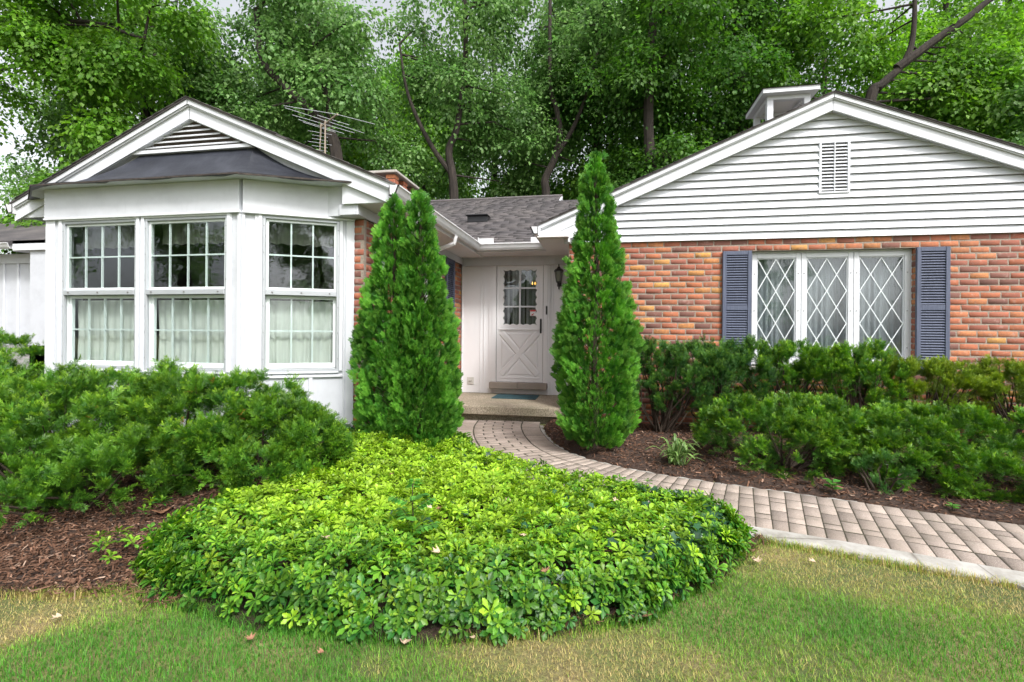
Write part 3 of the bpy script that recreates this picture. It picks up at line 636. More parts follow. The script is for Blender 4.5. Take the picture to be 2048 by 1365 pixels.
# corner boards and panel trim
m.box((.0, .001, .12), (.115, .016, 2.3395), FF)
m.box((FL - .120, .001, .12), (FL - .090, .014, 2.3395), FF); m.box((FL - .022, .001, .12), (FL + .004, .022, 2.3395), FF)
m.box((.014, .001, .12), (.038, .022, 2.3395), RF); m.box((.120, .001, .12), (.148, .014, 2.3395), RF)
m.box((.918, .001, .12), (.930, .012, 2.3395), RF); m.box((.945, .001, .12), (1.02, .016, 2.3395), RF)
m.box((.15, .001, .775), (.917, .022, .800), RF); m.box((.605, .001, .14), (.640, .018, .7745), RF); m.box((.15, .001, .12), (.604, .012, .2), RF)
for k in range(5): m.box((.3 + .42 * k, .001, .14), (.335 + .42 * k, .018, .7745), FF)
m.box((.116, .001, .775), (FL - .121, .022, .800), FF)
m.build('bay_trim', M['white'], house, bevel=.003)
storm_window(FF, *W1, 4, 'left double-hung window on the front of the bay')
storm_window(FF, *W2, 4, 'right double-hung window on the front of the bay')
storm_window(RF, *W3, 3, 'double-hung window on the angled side of the bay')
for (fr, wd, lab, pl) in ((FF, W1, 'white cafe curtain in the lower sash of the left bay window', 9), (FF, W2, 'white cafe curtain in the lower sash of the middle bay window', 10), (RF, W3, 'white cafe curtain in the angled bay window', 8)):
    tag(drape(fr, wd[0] + .03, wd[1] - .03, .88, 1.53, -.125, .016, pl, 'curtain', seed=pl), lab, 'curtain', 'white cafe curtains in the bay')
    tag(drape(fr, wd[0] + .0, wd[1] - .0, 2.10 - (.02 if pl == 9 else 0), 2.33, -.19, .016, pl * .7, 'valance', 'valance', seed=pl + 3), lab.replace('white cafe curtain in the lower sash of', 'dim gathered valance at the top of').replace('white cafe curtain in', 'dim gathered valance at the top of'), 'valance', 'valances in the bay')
# bay roof: concave dark roofing from gable wall down to the eave
TOPY, TZ = 4.38, 3.105
top = [(-4.95, TZ), (-3.60, TZ)]
EV = [(-6.28, 4.32), (-5.62, 3.885), (-3.27, 3.885), (-2.33, 4.345)]
TP = [(-4.86, 4.39), (-4.84, 4.39), (-3.52, 4.39), (-3.50, 4.39)]
V = []; F = []; nr = 10; nseg = 3
cols = []
def lerp(a, b, t): return tuple(a[i] + (b[i] - a[i]) * t for i in range(len(a)))
keys = []
for k in range(3):
    nn_ = 12 if k == 1 else 8
    for i in range(nn_): keys.append((lerp(TP[k], TP[k + 1], i / nn_), lerp(EV[k], EV[k + 1], i / nn_)))
keys.append((TP[3], EV[3]))
for (tp, ev) in keys:
    for j in range(nr + 1):
        t = j / nr; zc = 2.672 + (TZ - 2.672) * ((1 - t) ** 1.9)
        wv = .004 * math.sin(ev[0] * 9 + t * 5)
        V.append((tp[0] + (ev[0] - tp[0]) * t, tp[1] + (ev[1] - tp[1]) * t, zc + wv))
for i in range(len(keys) - 1):
    for j in range(nr): a = i * (nr + 1) + j; F.append((a, a + 1, a + nr + 2, a + nr + 1))
m = MB(); m.add(V, F); ro = m.build('bay_roof', M['bayroof'], house, smooth=False)
so_ = ro.modifiers.new('thick', 'SOLIDIFY'); so_.thickness = .018; so_.offset = -1
m = MB()
for k in range(3):
    a, b = EV[k], EV[k + 1]; m.bar((a[0], a[1], 2.658), (b[0], b[1], 2.664), .010, .015)
m.split('drip_edge', M['shedge'], house)
m = MB(); SW = [(-6.0, 4.45), (-5.60, 4.08), (-3.40, 4.08), (-2.60, 4.46)]; SE = [(-6.26, 4.33), (-5.61, 3.90), (-3.275, 3.90), (-2.35, 4.352)]
for k in range(3): m.add([(*SE[k], 2.6565), (*SE[k + 1], 2.6565), (*SW[k + 1], 2.6565), (*SW[k], 2.6565)], [(0, 1, 2, 3)])
m.build('bay_soffit', M['white2'], house)

# --- porch: back wall with battens, door, threshold, slab
PW = Fr((0, 8.0, 0))
DO = (-1.765, -.978, .395, 2.385)
m = MB(); m.box((-2.377, -.05, .2), (DO[0] - .035, 0, 2.40), PW); m.box((DO[1] + .035, -.05, .2), (-.42, 0, 2.40), PW); m.box((DO[0] - .035, -.05, DO[3] + .0), (DO[1] + .035, 0, 2.40), PW); m.box((DO[0] - .035, -.05, .2), (DO[1] + .035, 0, .29), PW)
m.build('porch_wall', M['doorw'], house)
m = MB()
for x in (-2.372, -2.047, -1.985, -.86, -.835): m.box((x, .001, .2), (x + (.012 if x in (-2.047, -1.985, -.86) else .02), .012, 2.333), PW)
for x in (-1.70, -1.40, -1.06): m.box((x - .02, .001, .201), (x + .02, .012, .289), PW)
m.split('batten', M['doorw'], house, bevel=.002)
m = MB(); frame_ring(m, DO[0] - .075, DO[1] + .075, .395, DO[3] + .055, .072, .001, .030, PW, .001); m.box((DO[0] - .125, .001, .2), (DO[0] - .0755, .018, 2.333), PW); m.box((DO[1] + .0755, .001, .2), (DO[1] + .11, .018, 2.333), PW)
m.build('door_frame', M['doorw'], house, bevel=.004)
m = MB(); m.box((-1.86, .001, .292), (-1.385, .13, .394), PW); m.box((-1.383, .001, .292), (-.90, .13, .394), PW); m.split('threshold', M['threshold'], house, bevel=.006)
# door leaf: scalloped glazing opening and cross-buck panel
DF = Fr((0, 7.985, 0)); m = MB(); a0, a1, c0, c1 = DO[0] + .004, DO[1] - .004, .400, DO[3] - .006
GO = (-1.655, -1.085, 1.345, 2.268)
ou0, ou1, oz0, oz1 = GO[0] - .055, GO[1] + .055, GO[2] - .06, GO[3] + .05
m.box((a0, -.03, 1.27), (ou0, 0, c1), DF); m.box((ou1, -.03, 1.27), (a1, 0, c1), DF); m.box((ou0, -.03, oz1), (ou1, 0, c1), DF); m.box((ou0, -.03, 1.27), (ou1, 0, oz0), DF)
m.box((a0, -.03, c0), (a1, -.001, 1.2695), DF)
P = []; NS = 11; NVs = 7; per = 5; inner = []; outer = []
def edge(p, q_, nx, n):
    for k in range(n):
        for j in range(per):
            t = (k + j / per) / n; s_ = abs(math.sin(PI * (k + j / per))) if False else math.sin(PI * j / per)
            x = p[0] + (q_[0] - p[0]) * t; z = p[1] + (q_[1] - p[1]) * t
            inner.append((x + nx[0] * .022 * s_, z + nx[1] * .022 * s_)); 
            o = [x, z]
            if nx[0] < 0: o[0] = ou1
            elif nx[0] > 0: o[0] = ou0
            if nx[1] < 0: o[1] = oz1
            elif nx[1] > 0: o[1] = oz0
            if j == 0 and k == 0: o = [ou0 if p[0] < -1.3 else ou1, oz0 if p[1] < 1.8 else oz1]
            outer.append(tuple(o))
edge((GO[0], GO[2]), (GO[1], GO[2]), (0, 1), 5); edge((GO[1], GO[2]), (GO[1], GO[3]), (-1, 0), 8); edge((GO[1], GO[3]), (GO[0], GO[3]), (0, -1), 5); edge((GO[0], GO[3]), (GO[0], GO[2]), (1, 0), 8)
n = len(inner); VV = [(p[0], -.006, p[1]) for p in outer] + [(p[0], -.006, p[1]) for p in inner] + [(p[0], -.018, p[1]) for p in inner]
FV = [(i, (i + 1) % n, n + (i + 1) % n, n + i) for i in range(n)] + [(n + i, n + (i + 1) % n, 2 * n + (i + 1) % n, 2 * n + i) for i in range(n)]
m.add(DF(VV), FV)
# horizontal ledge below the glazing, raised border and cross-buck with bevelled triangles
m.box((a0 + .05, .0003, 1.262), (a1 - .05, .016, 1.285), DF)
px0, px1, pz0, pz1 = a0 + .085, a1 - .085, .52, 1.215
def bevel_poly(pts, h, inset):
    cx = sum(p[0] for p in pts) / len(pts); cz = sum(p[1] for p in pts) / len(pts); n = len(pts)
    ins = []
    for p in pts: d_ = math.hypot(cx - p[0], cz - p[1]); ins.append((p[0] + (cx - p[0]) * inset / d_, p[1] + (cz - p[1]) * inset / d_))
    V = [(p[0], 0.0, p[1]) for p in pts] + [(p[0], h, p[1]) for p in ins]
    m.add(DF(V), [(i, (i + 1) % n, n + (i + 1) % n, n + i) for i in range(n)] + [tuple(range(n, 2 * n))])
cx, cz = (px0 + px1) / 2, (pz0 + pz1) / 2; bw = .052
for (A, B) in (((px0, pz0), (px1, pz1)), ((px0, pz1), (px1, pz0))):
    d_ = Vector((B[0] - A[0], B[1] - A[1])).normalized(); nn_ = Vector((-d_.y, d_.x)) * bw
    off = .0145 if A[1] < B[1] else .0125
    V = [(A[0] + nn_.x, 0, A[1] + nn_.y), (B[0] + nn_.x, 0, B[1] + nn_.y), (B[0] - nn_.x, 0, B[1] - nn_.y), (A[0] - nn_.x, 0, A[1] - nn_.y)]
    nn2 = nn_ * .68; V += [(A[0] + nn2.x, off, A[1] + nn2.y), (B[0] + nn2.x, off, B[1] + nn2.y), (B[0] - nn2.x, off, B[1] - nn2.y), (A[0] - nn2.x, off, A[1] - nn2.y)]
    m.add(DF(V), [(7, 6, 5, 4), (0, 4, 5, 1), (1, 5, 6, 2), (2, 6, 7, 3), (3, 7, 4, 0)])
g_ = .075
for T3 in ([(px0 + .09, pz0 + .0), (px1 - .09, pz0 + .0), (cx, cz - .085)], [(px0 + .09, pz1), (cx, cz + .085), (px1 - .09, pz1)], [(px0, pz0 + .10), (cx - .07, cz), (px0, pz1 - .10)], [(px1, pz0 + .10), (px1, pz1 - .10), (cx + .07, cz)]): bevel_poly(T3, .010, .035)
m.box((a0 + .05, .0003, .455), (a1 - .05, .010, .480), DF); m.box((a0 + .05, .0003, 1.236), (a1 - .05, .008, 1.250), DF)
door = m.build('door', M['doorw'], house, bevel=.003); door['label'] = 'white storm door with scalloped glazing and cross-buck panel'
m = MB(); gx0, gx1 = GO[0] + .01, GO[1] - .01
m.box(((gx0 + gx1) / 2 - .014, -.022, GO[2]), ((gx0 + gx1) / 2 + .014, -.010, GO[3]), DF)
for k in (1, 2): zz = GO[2] + (GO[3] - GO[2]) * k / 3; m.box((gx0 - .012, -.0225, zz - .013), (gx1 + .012, -.0112, zz + .013), DF)
m.build('muntin', M['white'], door)
m = MB(); m.box((GO[0] - .01, -.028, GO[2] - .01), (GO[1] + .01, -.025, GO[3] + .01), DF); m.build('pane', M['glass'], door)
m = MB(); m.tube([DF((a1 - .035, .0, 1.42)), DF((a1 - .035, .035, 1.40)), DF((a1 - .035, .04, 1.33)), DF((a1 - .035, .035, 1.26)), DF((a1 - .035, .0, 1.24))], .009, 8); m.box((a1 - .05, .0005, 1.21), (a1 - .02, .006, 1.45), DF); m.build('handle', M['black'], door)
m = MB(); m.box((-1.20, -.0245, 1.50), (-1.105, -.0225, 1.60), DF); sk = m.build('sticker', M['sticker'], door)
m = MB(); m.box((-1.198, -.0222, 1.572), (-1.107, -.0212, 1.598), DF); m.prism([(-1.18, 1.505), (-1.165, 1.53), (-1.15, 1.53), (-1.13, 1.555), (-1.135, 1.535), (-1.15, 1.52), (-1.145, 1.505), (-1.155, 1.505), (-1.16, 1.515), (-1.17, 1.505)], -.0222, -.0212, DF)
pr = m.build('print', M['red'], door); 
m = MB(); m.box((DO[1] + .045, .031, 1.52), (DO[1] + .070, .040, 1.66), PW); m.box((DO[1] + .052, .0405, 1.575), (DO[1] + .063, .048, 1.60), PW); m.build('doorbell', M['black'], house)
m = MB(); m.box((-2.27, .001, .34), (-2.15, .012, .46), PW); m.lathe([(.025, 0), (.025, .01)], tuple(PW((-2.21, .014, .40))), 10); m.build('outlet_cover', M['cover'], house, bevel=.003)
# string curtain behind door glass
m = MB()
xx = GO[0] - .02
while xx < GO[1] + .02:
    if random.random() < .9: m.box((xx, -.07, 1.30), (xx + random.uniform(.004, .009), -.068, 2.30), DF)
    xx += .0145
tag(m.build('string_curtain', M['string']), 'grey vertical string curtain behind the front door glass', 'curtain')
ch = thing('chandelier', 'small lit chandelier glowing inside behind the front door glass', 'ceiling lamp', (-1.22, 8.9, 2.12))
m = MB(); m.tube([(-1.22, 8.9, 2.60), (-1.22, 8.9, 2.09)], .008, 6)
for k in range(4): m.tube([(-1.22, 8.9, 2.10), (-1.29 + .047 * k, 8.88 + .02 * (k % 2), 2.07), (-1.29 + .047 * k, 8.88 + .02 * (k % 2), 2.10)], .005, 5)
m.build('arm', M['black'], ch)
for k in range(4): m = MB(); m.lathe([(.006, 0), (.015, .015), (.012, .03), (.002, .055)], (-1.29 + .047 * k, 8.88 + .02 * (k % 2), 2.10), 8); m.build('bulb', M['flame'], ch)
# porch slab and mat
m = MB(); m.box((-2.36, 6.60, .075), (-.10, 7.998, .2)); m.box((-2.34, 6.70, -.2), (-.12, 7.99, .0745)); m.build('porch_slab', M['aggregate'], house, bevel=.012)
m = MB(); m.box((-1.70, 7.36, .2005), (-1.01, 7.84, .212)); tag(m.build('door_mat', M['mat'], None, bevel=.004), 'dark teal door mat on the porch slab in front of the white door', 'door mat')
# lantern
la = thing('wall_lantern', 'black coach lantern on the white wall right of the front door', 'wall lamp', (-.715, 7.86, 2.10))
LX, LY = -.715, 7.86
m = MB(); m.lathe([(.004, .235), (.012, .215), (.006, .195), (.018, .19), (.030, .165), (.062, .145), (.078, .12), (.078, .112), (.0, .112)], (LX, LY, 2.10), 6)
m.lathe([(.0, -.075), (.03, -.07), (.046, -.06), (.046, -.05), (.0, -.05)], (LX, LY, 2.10), 6); m.lathe([(.002, -.14), (.012, -.12), (.008, -.10), (.022, -.076)], (LX, LY, 2.10), 6)
for k in range(6): a = 2 * PI * k / 6; m.tube([(LX + .044 * math.cos(a), LY + .044 * math.sin(a), 2.05), (LX + .070 * math.cos(a), LY + .070 * math.sin(a), 2.212)], .0045, 4)
m.build('cage', M['black'], la)
m = MB(); m.lathe([(.040, -.05), (.064, .112)], (LX, LY, 2.10), 6); m.build('lantern_pane', M['lglass'], la)
m = MB(); m.box((-.75, 7.975, 1.98), (-.68, 7.998, 2.12)); m.tube([(LX, 7.98, 2.02), (LX, 7.93, 1.93), (LX, LY, 1.93), (LX, LY, 2.0)], .008, 8); m.build('bracket', M['black'], la)

# --- cupola with bell
CX0, CX1, CY0, CY1, CZB, CZT = 2.32, 2.90, 7.67, 8.35, 3.8, 4.70
m = MB()
for x in (CX0, CX1 - .085):
    for y in (CY0, CY1 - .085): m.box((x, y, CZB), (x + .085, y + .085, CZT - .06))
for (x0, x1, y0, y1) in ((CX0, CX1, CY0, CY0 + .085), (CX0, CX1, CY1 - .085, CY1), (CX0, CX0 + .085, CY0 + .0855, CY1 - .0855), (CX1 - .085, CX1, CY0 + .0855, CY1 - .0855)): m.box((x0, y0, CZT - .0595), (x1, y1, CZT))
m.box((CX0, CY0, CZB - .5), (CX1, CY1, CZB - .001)); m.build('cupola', M['white'], house, bevel=.004)
m = MB(); m.box((CX0 - .085, CY0 - .10, CZT + .001), (CX1 + .085, CY1 + .10, CZT + .07)); cr = m.build('cupola_roof', M['white'], house, bevel=.004)
m = MB(); m.add([(CX0 - .10, CY0 - .12, CZT + .0705), (CX1 + .10, CY0 - .12, CZT + .0705), (CX1 + .10, CY1 + .12, CZT + .0705), (CX0 - .10, CY1 + .12, CZT + .0705), (2.61, 8.01, CZT + .085)], [(3, 2, 1, 0), (0, 1, 4), (1, 2, 4), (2, 3, 4), (3, 0, 4)]); m.build('shingles', M['shedge'], cr)
m = MB(); m.box((CX0 + .02, CY0 + .03, CZT - .004), (CX1 - .02, CY1 - .03, CZT - .001)); m.build('cupola_ceiling', M['soffit'], house)
be = thing('bell', 'black iron bell hanging inside the white rooftop cupola', 'bell', (2.56, 8.0, 4.2))
m = MB(); m.lathe([(.17, 0), (.165, .02), (.12, .10), (.10, .17), (.05, .215), (.015, .225), (.012, .27)], (2.56, 8.0, 4.16), 18); m.build('dome', M['black'], be, smooth=True)
m = MB(); m.tube([(2.34, 8.0, 4.30), (2.45, 8.0, 4.37), (2.56, 8.0, 4.40), (2.67, 8.0, 4.37), (2.88, 8.0, 4.30)], .014, 8); m.build('yoke', M['black'], be)

# --- chimney
chm = MB(); CH = Fr((0, 0, 0), (1, 0, 0), (0, 1, 0))
bricks(Fr((0, 7.0, 0)), -3.86, -3.16, 2.9, 3.27, house, name='chimney', seed=21); bricks(Fr((-3.16, 0, 0), (0, 1, 0), (1, 0, 0)), 7.0, 7.85, 2.9, 3.27, house, name='chimney', seed=22)
for (x, y) in ((-3.86, 7.0), (-3.31, 7.0), (-3.31, 7.34), (-3.31, 7.70), (-3.86, 7.70), (-3.60, 7.0)):
    pm = MB(); pm.box((x + .01, y + .012, 3.27), (x + .14, y + .14, 3.64)); cp = pm.build('chimney_pier', M['mortar'], house)
    for k in range(5): bb = MB(); bb.box((x, y, 3.285 + k * .072), (x + .15, y + .15, 3.347 + k * .072), tint=(random.random(), 0, random.random())); bb.build('brick', M['brick'], cp, bevel=.006)
m = MB(); m.box((-3.84, 7.04, 2.9), (-3.2, 7.82, 3.28)); m.build('flue', M['dark'], house)
m = MB(); m.box((-3.92, 6.95, 3.648), (-3.11, 7.91, 3.69)); m.build('chimney_cap', M['concrete'], house, bevel=.008)

# --- antenna
AX, AY = -5.80, 9.37
an = thing('tv_antenna', 'spiky metal television antenna on a mast behind the left gable', 'antenna', (AX, AY, 2.9))
m = MB(); m.tube([(AX, AY, 2.9), (AX, AY, 5.66)], .018, 8); m.build('mast', M['mast'], an)
m = MB(); m.bar((-5.32, 9.03, 5.6), (-6.02, 9.55, 5.6), .03, .03); m.build('boom', M['mast'], an)
m = MB(); m.bar((-5.98, 9.50, 5.66), (-6.02, 9.52, 5.02), .022, .022); m.build('boom', M['mast'], an)
m = MB()
for a_, b_ in (((-6.16, 8.51), (-5.34, 9.03)), ((-5.34, 9.03), (-4.79, 9.60)), ((-6.19, 8.59), (-5.24, 10.0)), ((-6.25, 8.90), (-5.45, 9.95)), ((-6.26, 9.12), (-5.70, 9.95)), ((-6.24, 9.25), (-5.85, 9.85)), ((-5.75, 9.0), (-5.35, 9.55))): m.tube([(*a_, 5.60), (*b_, 5.60)], .0055, 5)
for k in range(6):
    L_ = .16 if k % 3 else .24; c = (-6.0, 9.50, 5.46 - .075 * k); m.tube([(c[0] - L_ * .8, c[1] - L_ * .6, c[2]), (c[0] + L_ * .8, c[1] + L_ * .6, c[2])], .005, 5)
m.build('element', M['antenna'], an)

# --- garage at far left
ga = thing('garage', 'white boarded garage with grey shingle roof at the left edge behind the yew', 'garage', (-11, 7.2, 0))
GF = Fr((0, 7.0, 0)); m = MB()
m.box((-17, -.35, 0), (-10.12, -.30, 2.62), GF); m.box((-10.12, -.36, .0), (-10.08, .0, 2.66), GF)
m.box((-10.08, -.05, .0), (-8.6, .0, 2.75), GF); m.build('wall', M['white2'], ga)
m = MB(); x = -10.5
while x > -17: m.box((x, -.299, .8), (x + .04, -.275, 2.44), GF); x -= .33
m.box((-17, -.299, 2.44), (-10.12, -.27, 2.62), GF); m.split('batten', M['white'], ga, bevel=.004)
m = MB(); m.prism([(-7.1 + .0, 2.78), (-10.3, 3.30)] * 0 or [(6.95, 2.80), (10.6, 4.26), (10.6, 4.19), (6.95, 2.74)], -17, -8.3, Fr((0, 0, 0), (0, 1, 0), (1, 0, 0)))
gr = m.build('roof', M['shingle'], ga)
m = MB(); m.box((-10.45, .01, 2.62), (-8.4, .05, 2.80), GF); m.box((-10.5, -.34, 2.615), (-8.6, .009, 2.63), GF); m.split('fascia', M['white'], ga, bevel=.004)
m = MB(); m.prism(GP, 0, 6.5, Fr((-17, 7.0, 2.66), (0, -1, 0), (1, 0, 0))); m.build('gutter', M['gutter'], ga)
m = MB(); m.box((-17, .001, -.1), (-8.6, .03, .92), Fr((0, 7.03, 0))); m.build('foundation', M['foundation'], ga)

# ------------------------------------------------------------------ ground, beds, path
LBX = [-30, -9, -5, -3.4, -2.8, -2.42, -2.25, -1.955, -1.445, -1.0, -.74, -.605, -.214, .217, .499, .72, .868, .95, 1.384, 1.703, 2.085, 5, 12]
LBY = [1.9, 1.85, 1.80, 1.82, 1.84, 1.90, 2.00, 1.93, 1.85, 1.87, 1.90, 1.93, 2.06, 2.25, 2.58, 2.86, 3.06, 3.206, 3.094, 2.998, 2.902, 2.07, .12]
def yL(x): return np.interp(x, LBX, LBY)
def spline(P, n):
    P = [np.array(p, float) for p in P]; P = [2 * P[0] - P[1]] + P + [2 * P[-1] - P[-2]]; out = []
    for i in range(1, len(P) - 2):
        for k in range(n):
            t = k / n; a, b, c, d = P[i - 1], P[i], P[i + 1], P[i + 2]
            out.append(.5 * ((2 * b) + (c - a) * t + (2 * a - 5 * b + 4 * c - d) * t * t + (3 * b - a - 3 * c + d) * t ** 3))
    out.append(P[-2]); return np.array(out)
UP = spline([(-.84, 6.69), (-.80, 6.3), (-.69, 5.85), (-.50, 5.33), (-.25, 4.95), (.115, 4.65), (.539, 4.44), (.996, 4.285), (1.379, 4.18), (1.83, 4.04), (2.226, 3.92), (2.73, 3.77), (3.8, 3.44), (6, 2.72), (9, 1.7)], 12)
tg = np.gradient(UP, axis=0); tg = tg / np.linalg.norm(tg, axis=1, keepdims=True)
nrm = np.stack([tg[:, 1], -tg[:, 0]], 1)          # to the right of travel: travel is -y then +x, so this points to the outer (lawn) side
arc = np.concatenate([[0], np.cumsum(np.linalg.norm(np.diff(UP, axis=0), axis=1))])
wid = np.interp(arc, [0, 1.0, 2.2, 3.2, 4.2, 12], [1.12, 1.08, .97, .90, .885, .89])
CEN = UP + nrm * (wid / 2)[:, None]
carc = np.concatenate([[0], np.cumsum(np.linalg.norm(np.diff(CEN, axis=0), axis=1))])
def path_pt(s, t):        # s along the centre line, t 0..1 across from the upper edge
    u = np.array([np.interp(s, carc, UP[:, 0]), np.interp(s, carc, UP[:, 1])]); n_ = np.array([np.interp(s, carc, nrm[:, 0]), np.interp(s, carc, nrm[:, 1])]); n_ /= np.linalg.norm(n_)
    return u + n_ * np.interp(s, carc, wid) * t
def path_dist(x, y):
    X = np.stack([np.ravel(x), np.ravel(y)], 1); d = np.full(len(X), 9.)
    for i in range(0, len(CEN), 3): d = np.minimum(d, np.linalg.norm(X - CEN[i], axis=1) - wid[i] / 2)
    return d.reshape(np.shape(x))
def gh(x, y):             # height of the planted ground
    x = np.asarray(x, float); y = np.asarray(y, float)
    l = .17 * sm((y - 2.1) / 2.0) * sm((-1.2 - x) / .9); r = .07 * sm((y - 4.6) / 1.6) * sm((x + 1.0) / .8)
    h = np.maximum(l, r) + .012 * np.sin(x * 3.1 + 1) * np.sin(y * 2.7) 
    d = path_dist(x, y); return -.045 + (h + .045) * sm((d - .03) / .14) + 0.006 * sm((d - .03) / .1)

m = MB(); m.add([(-150, -60, -.03), (150, -60, -.03), (150, 200, -.03), (-150, 200, -.03)], [(0, 1, 2, 3)]); struct(m.build('ground', M['lawn']), label='lawn ground')
nx, ny = 420, 150; xs = np.linspace(-14, 9, nx); V = []; 
X = np.repeat(xs[:, None], ny, 1); y0 = np.where(xs > .95, np.interp(xs, UP[12:, 0], UP[12:, 1]) - .3, yL(xs)) - .02 + .03 * np.sin(xs * 7) * np.sin(xs * 2.3 + 1); T_ = np.linspace(0, 1, ny) ** 1.2; Y = y0[:, None] + (8.7 - y0)[:, None] * T_[None]
Z = gh(X, Y) + RNG.normal(0, .004, X.shape); Z[:, 0] = -.04; Z[:, 1] = np.minimum(Z[:, 1], -.02)
inside = (X > -.9 + 9) ; V = np.stack([X, Y, Z], -1).reshape(-1, 3)
idx = (np.arange(nx - 1)[:, None] * ny + np.arange(ny - 1)[None]).ravel(); me = bpy.data.meshes.new('mulch_bed')
me.from_pydata(V.tolist(), [], np.stack([idx, idx + ny, idx + ny + 1, idx + 1], 1).tolist()); me.polygons.foreach_set('use_smooth', [True] * len(me.polygons)); me.materials.append(M['mulch'])
struct(link(bpy.data.objects.new('mulch_bed', me)), label='dark bark mulch of the planting beds')

# brick paver path
nb = NB(); VV = []; TT = []; n_b = 0
def paver(s0, s1, t0, t1):
    global n_b
    c = [path_pt(s0, t0), path_pt(s1, t0), path_pt(s1, t1), path_pt(s0, t1)]; ctr = sum(c) / 4; z = max(-.0015, random.gauss(0, .0014)); P = []
    for ins, zz in ((.0036, -.05), (.0036, -.006), (.0072, 0.0)):
        a_ = ins * .75 / (np.linalg.norm(c[1] - c[0]) / 2); b_ = ins * 1.7 / (np.linalg.norm(c[3] - c[0]) / 2)
        for (i_, j_) in ((-1, -1), (1, -1), (1, 1), (-1, 1)):
            u_ = .5 + .5 * i_ * (1 - a_); v_ = .5 + .5 * j_ * (1 - b_); q_ = c[0] * (1 - u_) * (1 - v_) + c[1] * u_ * (1 - v_) + c[2] * u_ * v_ + c[3] * (1 - u_) * v_; P.append((q_[0], q_[1], zz + z))
    VV.extend(P); TT.extend([(min(1, max(0, .5 + .28 * random.gauss(0, 1))), 0, random.random())] * 12); n_b += 1
STEP = .103; s = 0.0; row = 0; smax = min(carc[-1] - .2, 9.5)
while s < smax:
    s1 = s + STEP; paver(s, s1, 0, .222); 
    if True: paver(s, s1, .778, 1.0)
    cuts = [.222, .444, .667, .778] if row % 2 == 0 else [.222, .333, .556, .778]
    for a, b in zip(cuts[:-1], cuts[1:]): paver(s, s1, a, b)
    s = s1; row += 1
fc = [(8, 9, 10, 11), (4, 5, 9, 8), (5, 6, 10, 9), (6, 7, 11, 10), (7, 4, 8, 11), (0, 1, 5, 4), (1, 2, 6, 5), (2, 3, 7, 6), (3, 0, 4, 7)]
fc = [tuple(reversed(f)) for f in fc]
nb.V.append(np.array(VV, np.float32)); nb.T.append(np.array(TT, np.float32)); fl = np.concatenate([np.array(f) for f in fc]); nb.L.append((fl[None] + (np.arange(n_b) * 12)[:, None]).ravel()); nb.S.append(np.tile([4] * 9, n_b)); nb.n = n_b * 12
struct(nb.build('path', M['paver']), label='curving brick paver walk to the porch')
m = MB(); k = len(UP); Lw = UP + nrm * wid[:, None]
m.add([(*p, -.0035) for p in UP] + [(*p, -.0035) for p in Lw], [(i, i + 1, k + i + 1, k + i) for i in range(k - 1)]); struct(m.build('path_bed', M['joint']), label='dark sand in the joints of the walk')
# concrete edging: broad along the lawn, thin along the mulch
def edging(pts, nn_, wl, z0, z1, sl, name, label, jit=.0):
    V = []; F = []; n_ = len(pts)
    for i in range(n_):
        w_ = wl * (1 + jit * math.sin(i * 1.7) + jit * .7 * math.sin(i * .63 + 2)); a = pts[i]; b = a + nn_[i] * w_
        V += [(*a, z0), (*a, z1), (*(a + nn_[i] * w_ * .88), z1 - sl), (*b, z1 - sl - .01), (*b, z0)]
    for i in range(n_ - 1):
        for j in range(4): F.append((i * 5 + j, i * 5 + j + 1, i * 5 + 5 + j + 1, i * 5 + 5 + j))
    m = MB(); m.add(V, [tuple(reversed(f)) for f in F]); return struct(m.build(name, M['edging']), label=label)
i0 = int(np.argmin(np.abs(Lw[:, 0] - .4) + (Lw[:, 1] > 4.2) * 9))
edging(Lw[i0:], nrm[i0:], .145, -.06, .006, .012, 'path_edging', 'pale cracked concrete edging along the lawn', .07)
edging(UP[8:110:1], -nrm[8:110:1], .030, -.06, -.004, .003, 'path_edging', 'thin concrete edge between walk and mulch', .5)

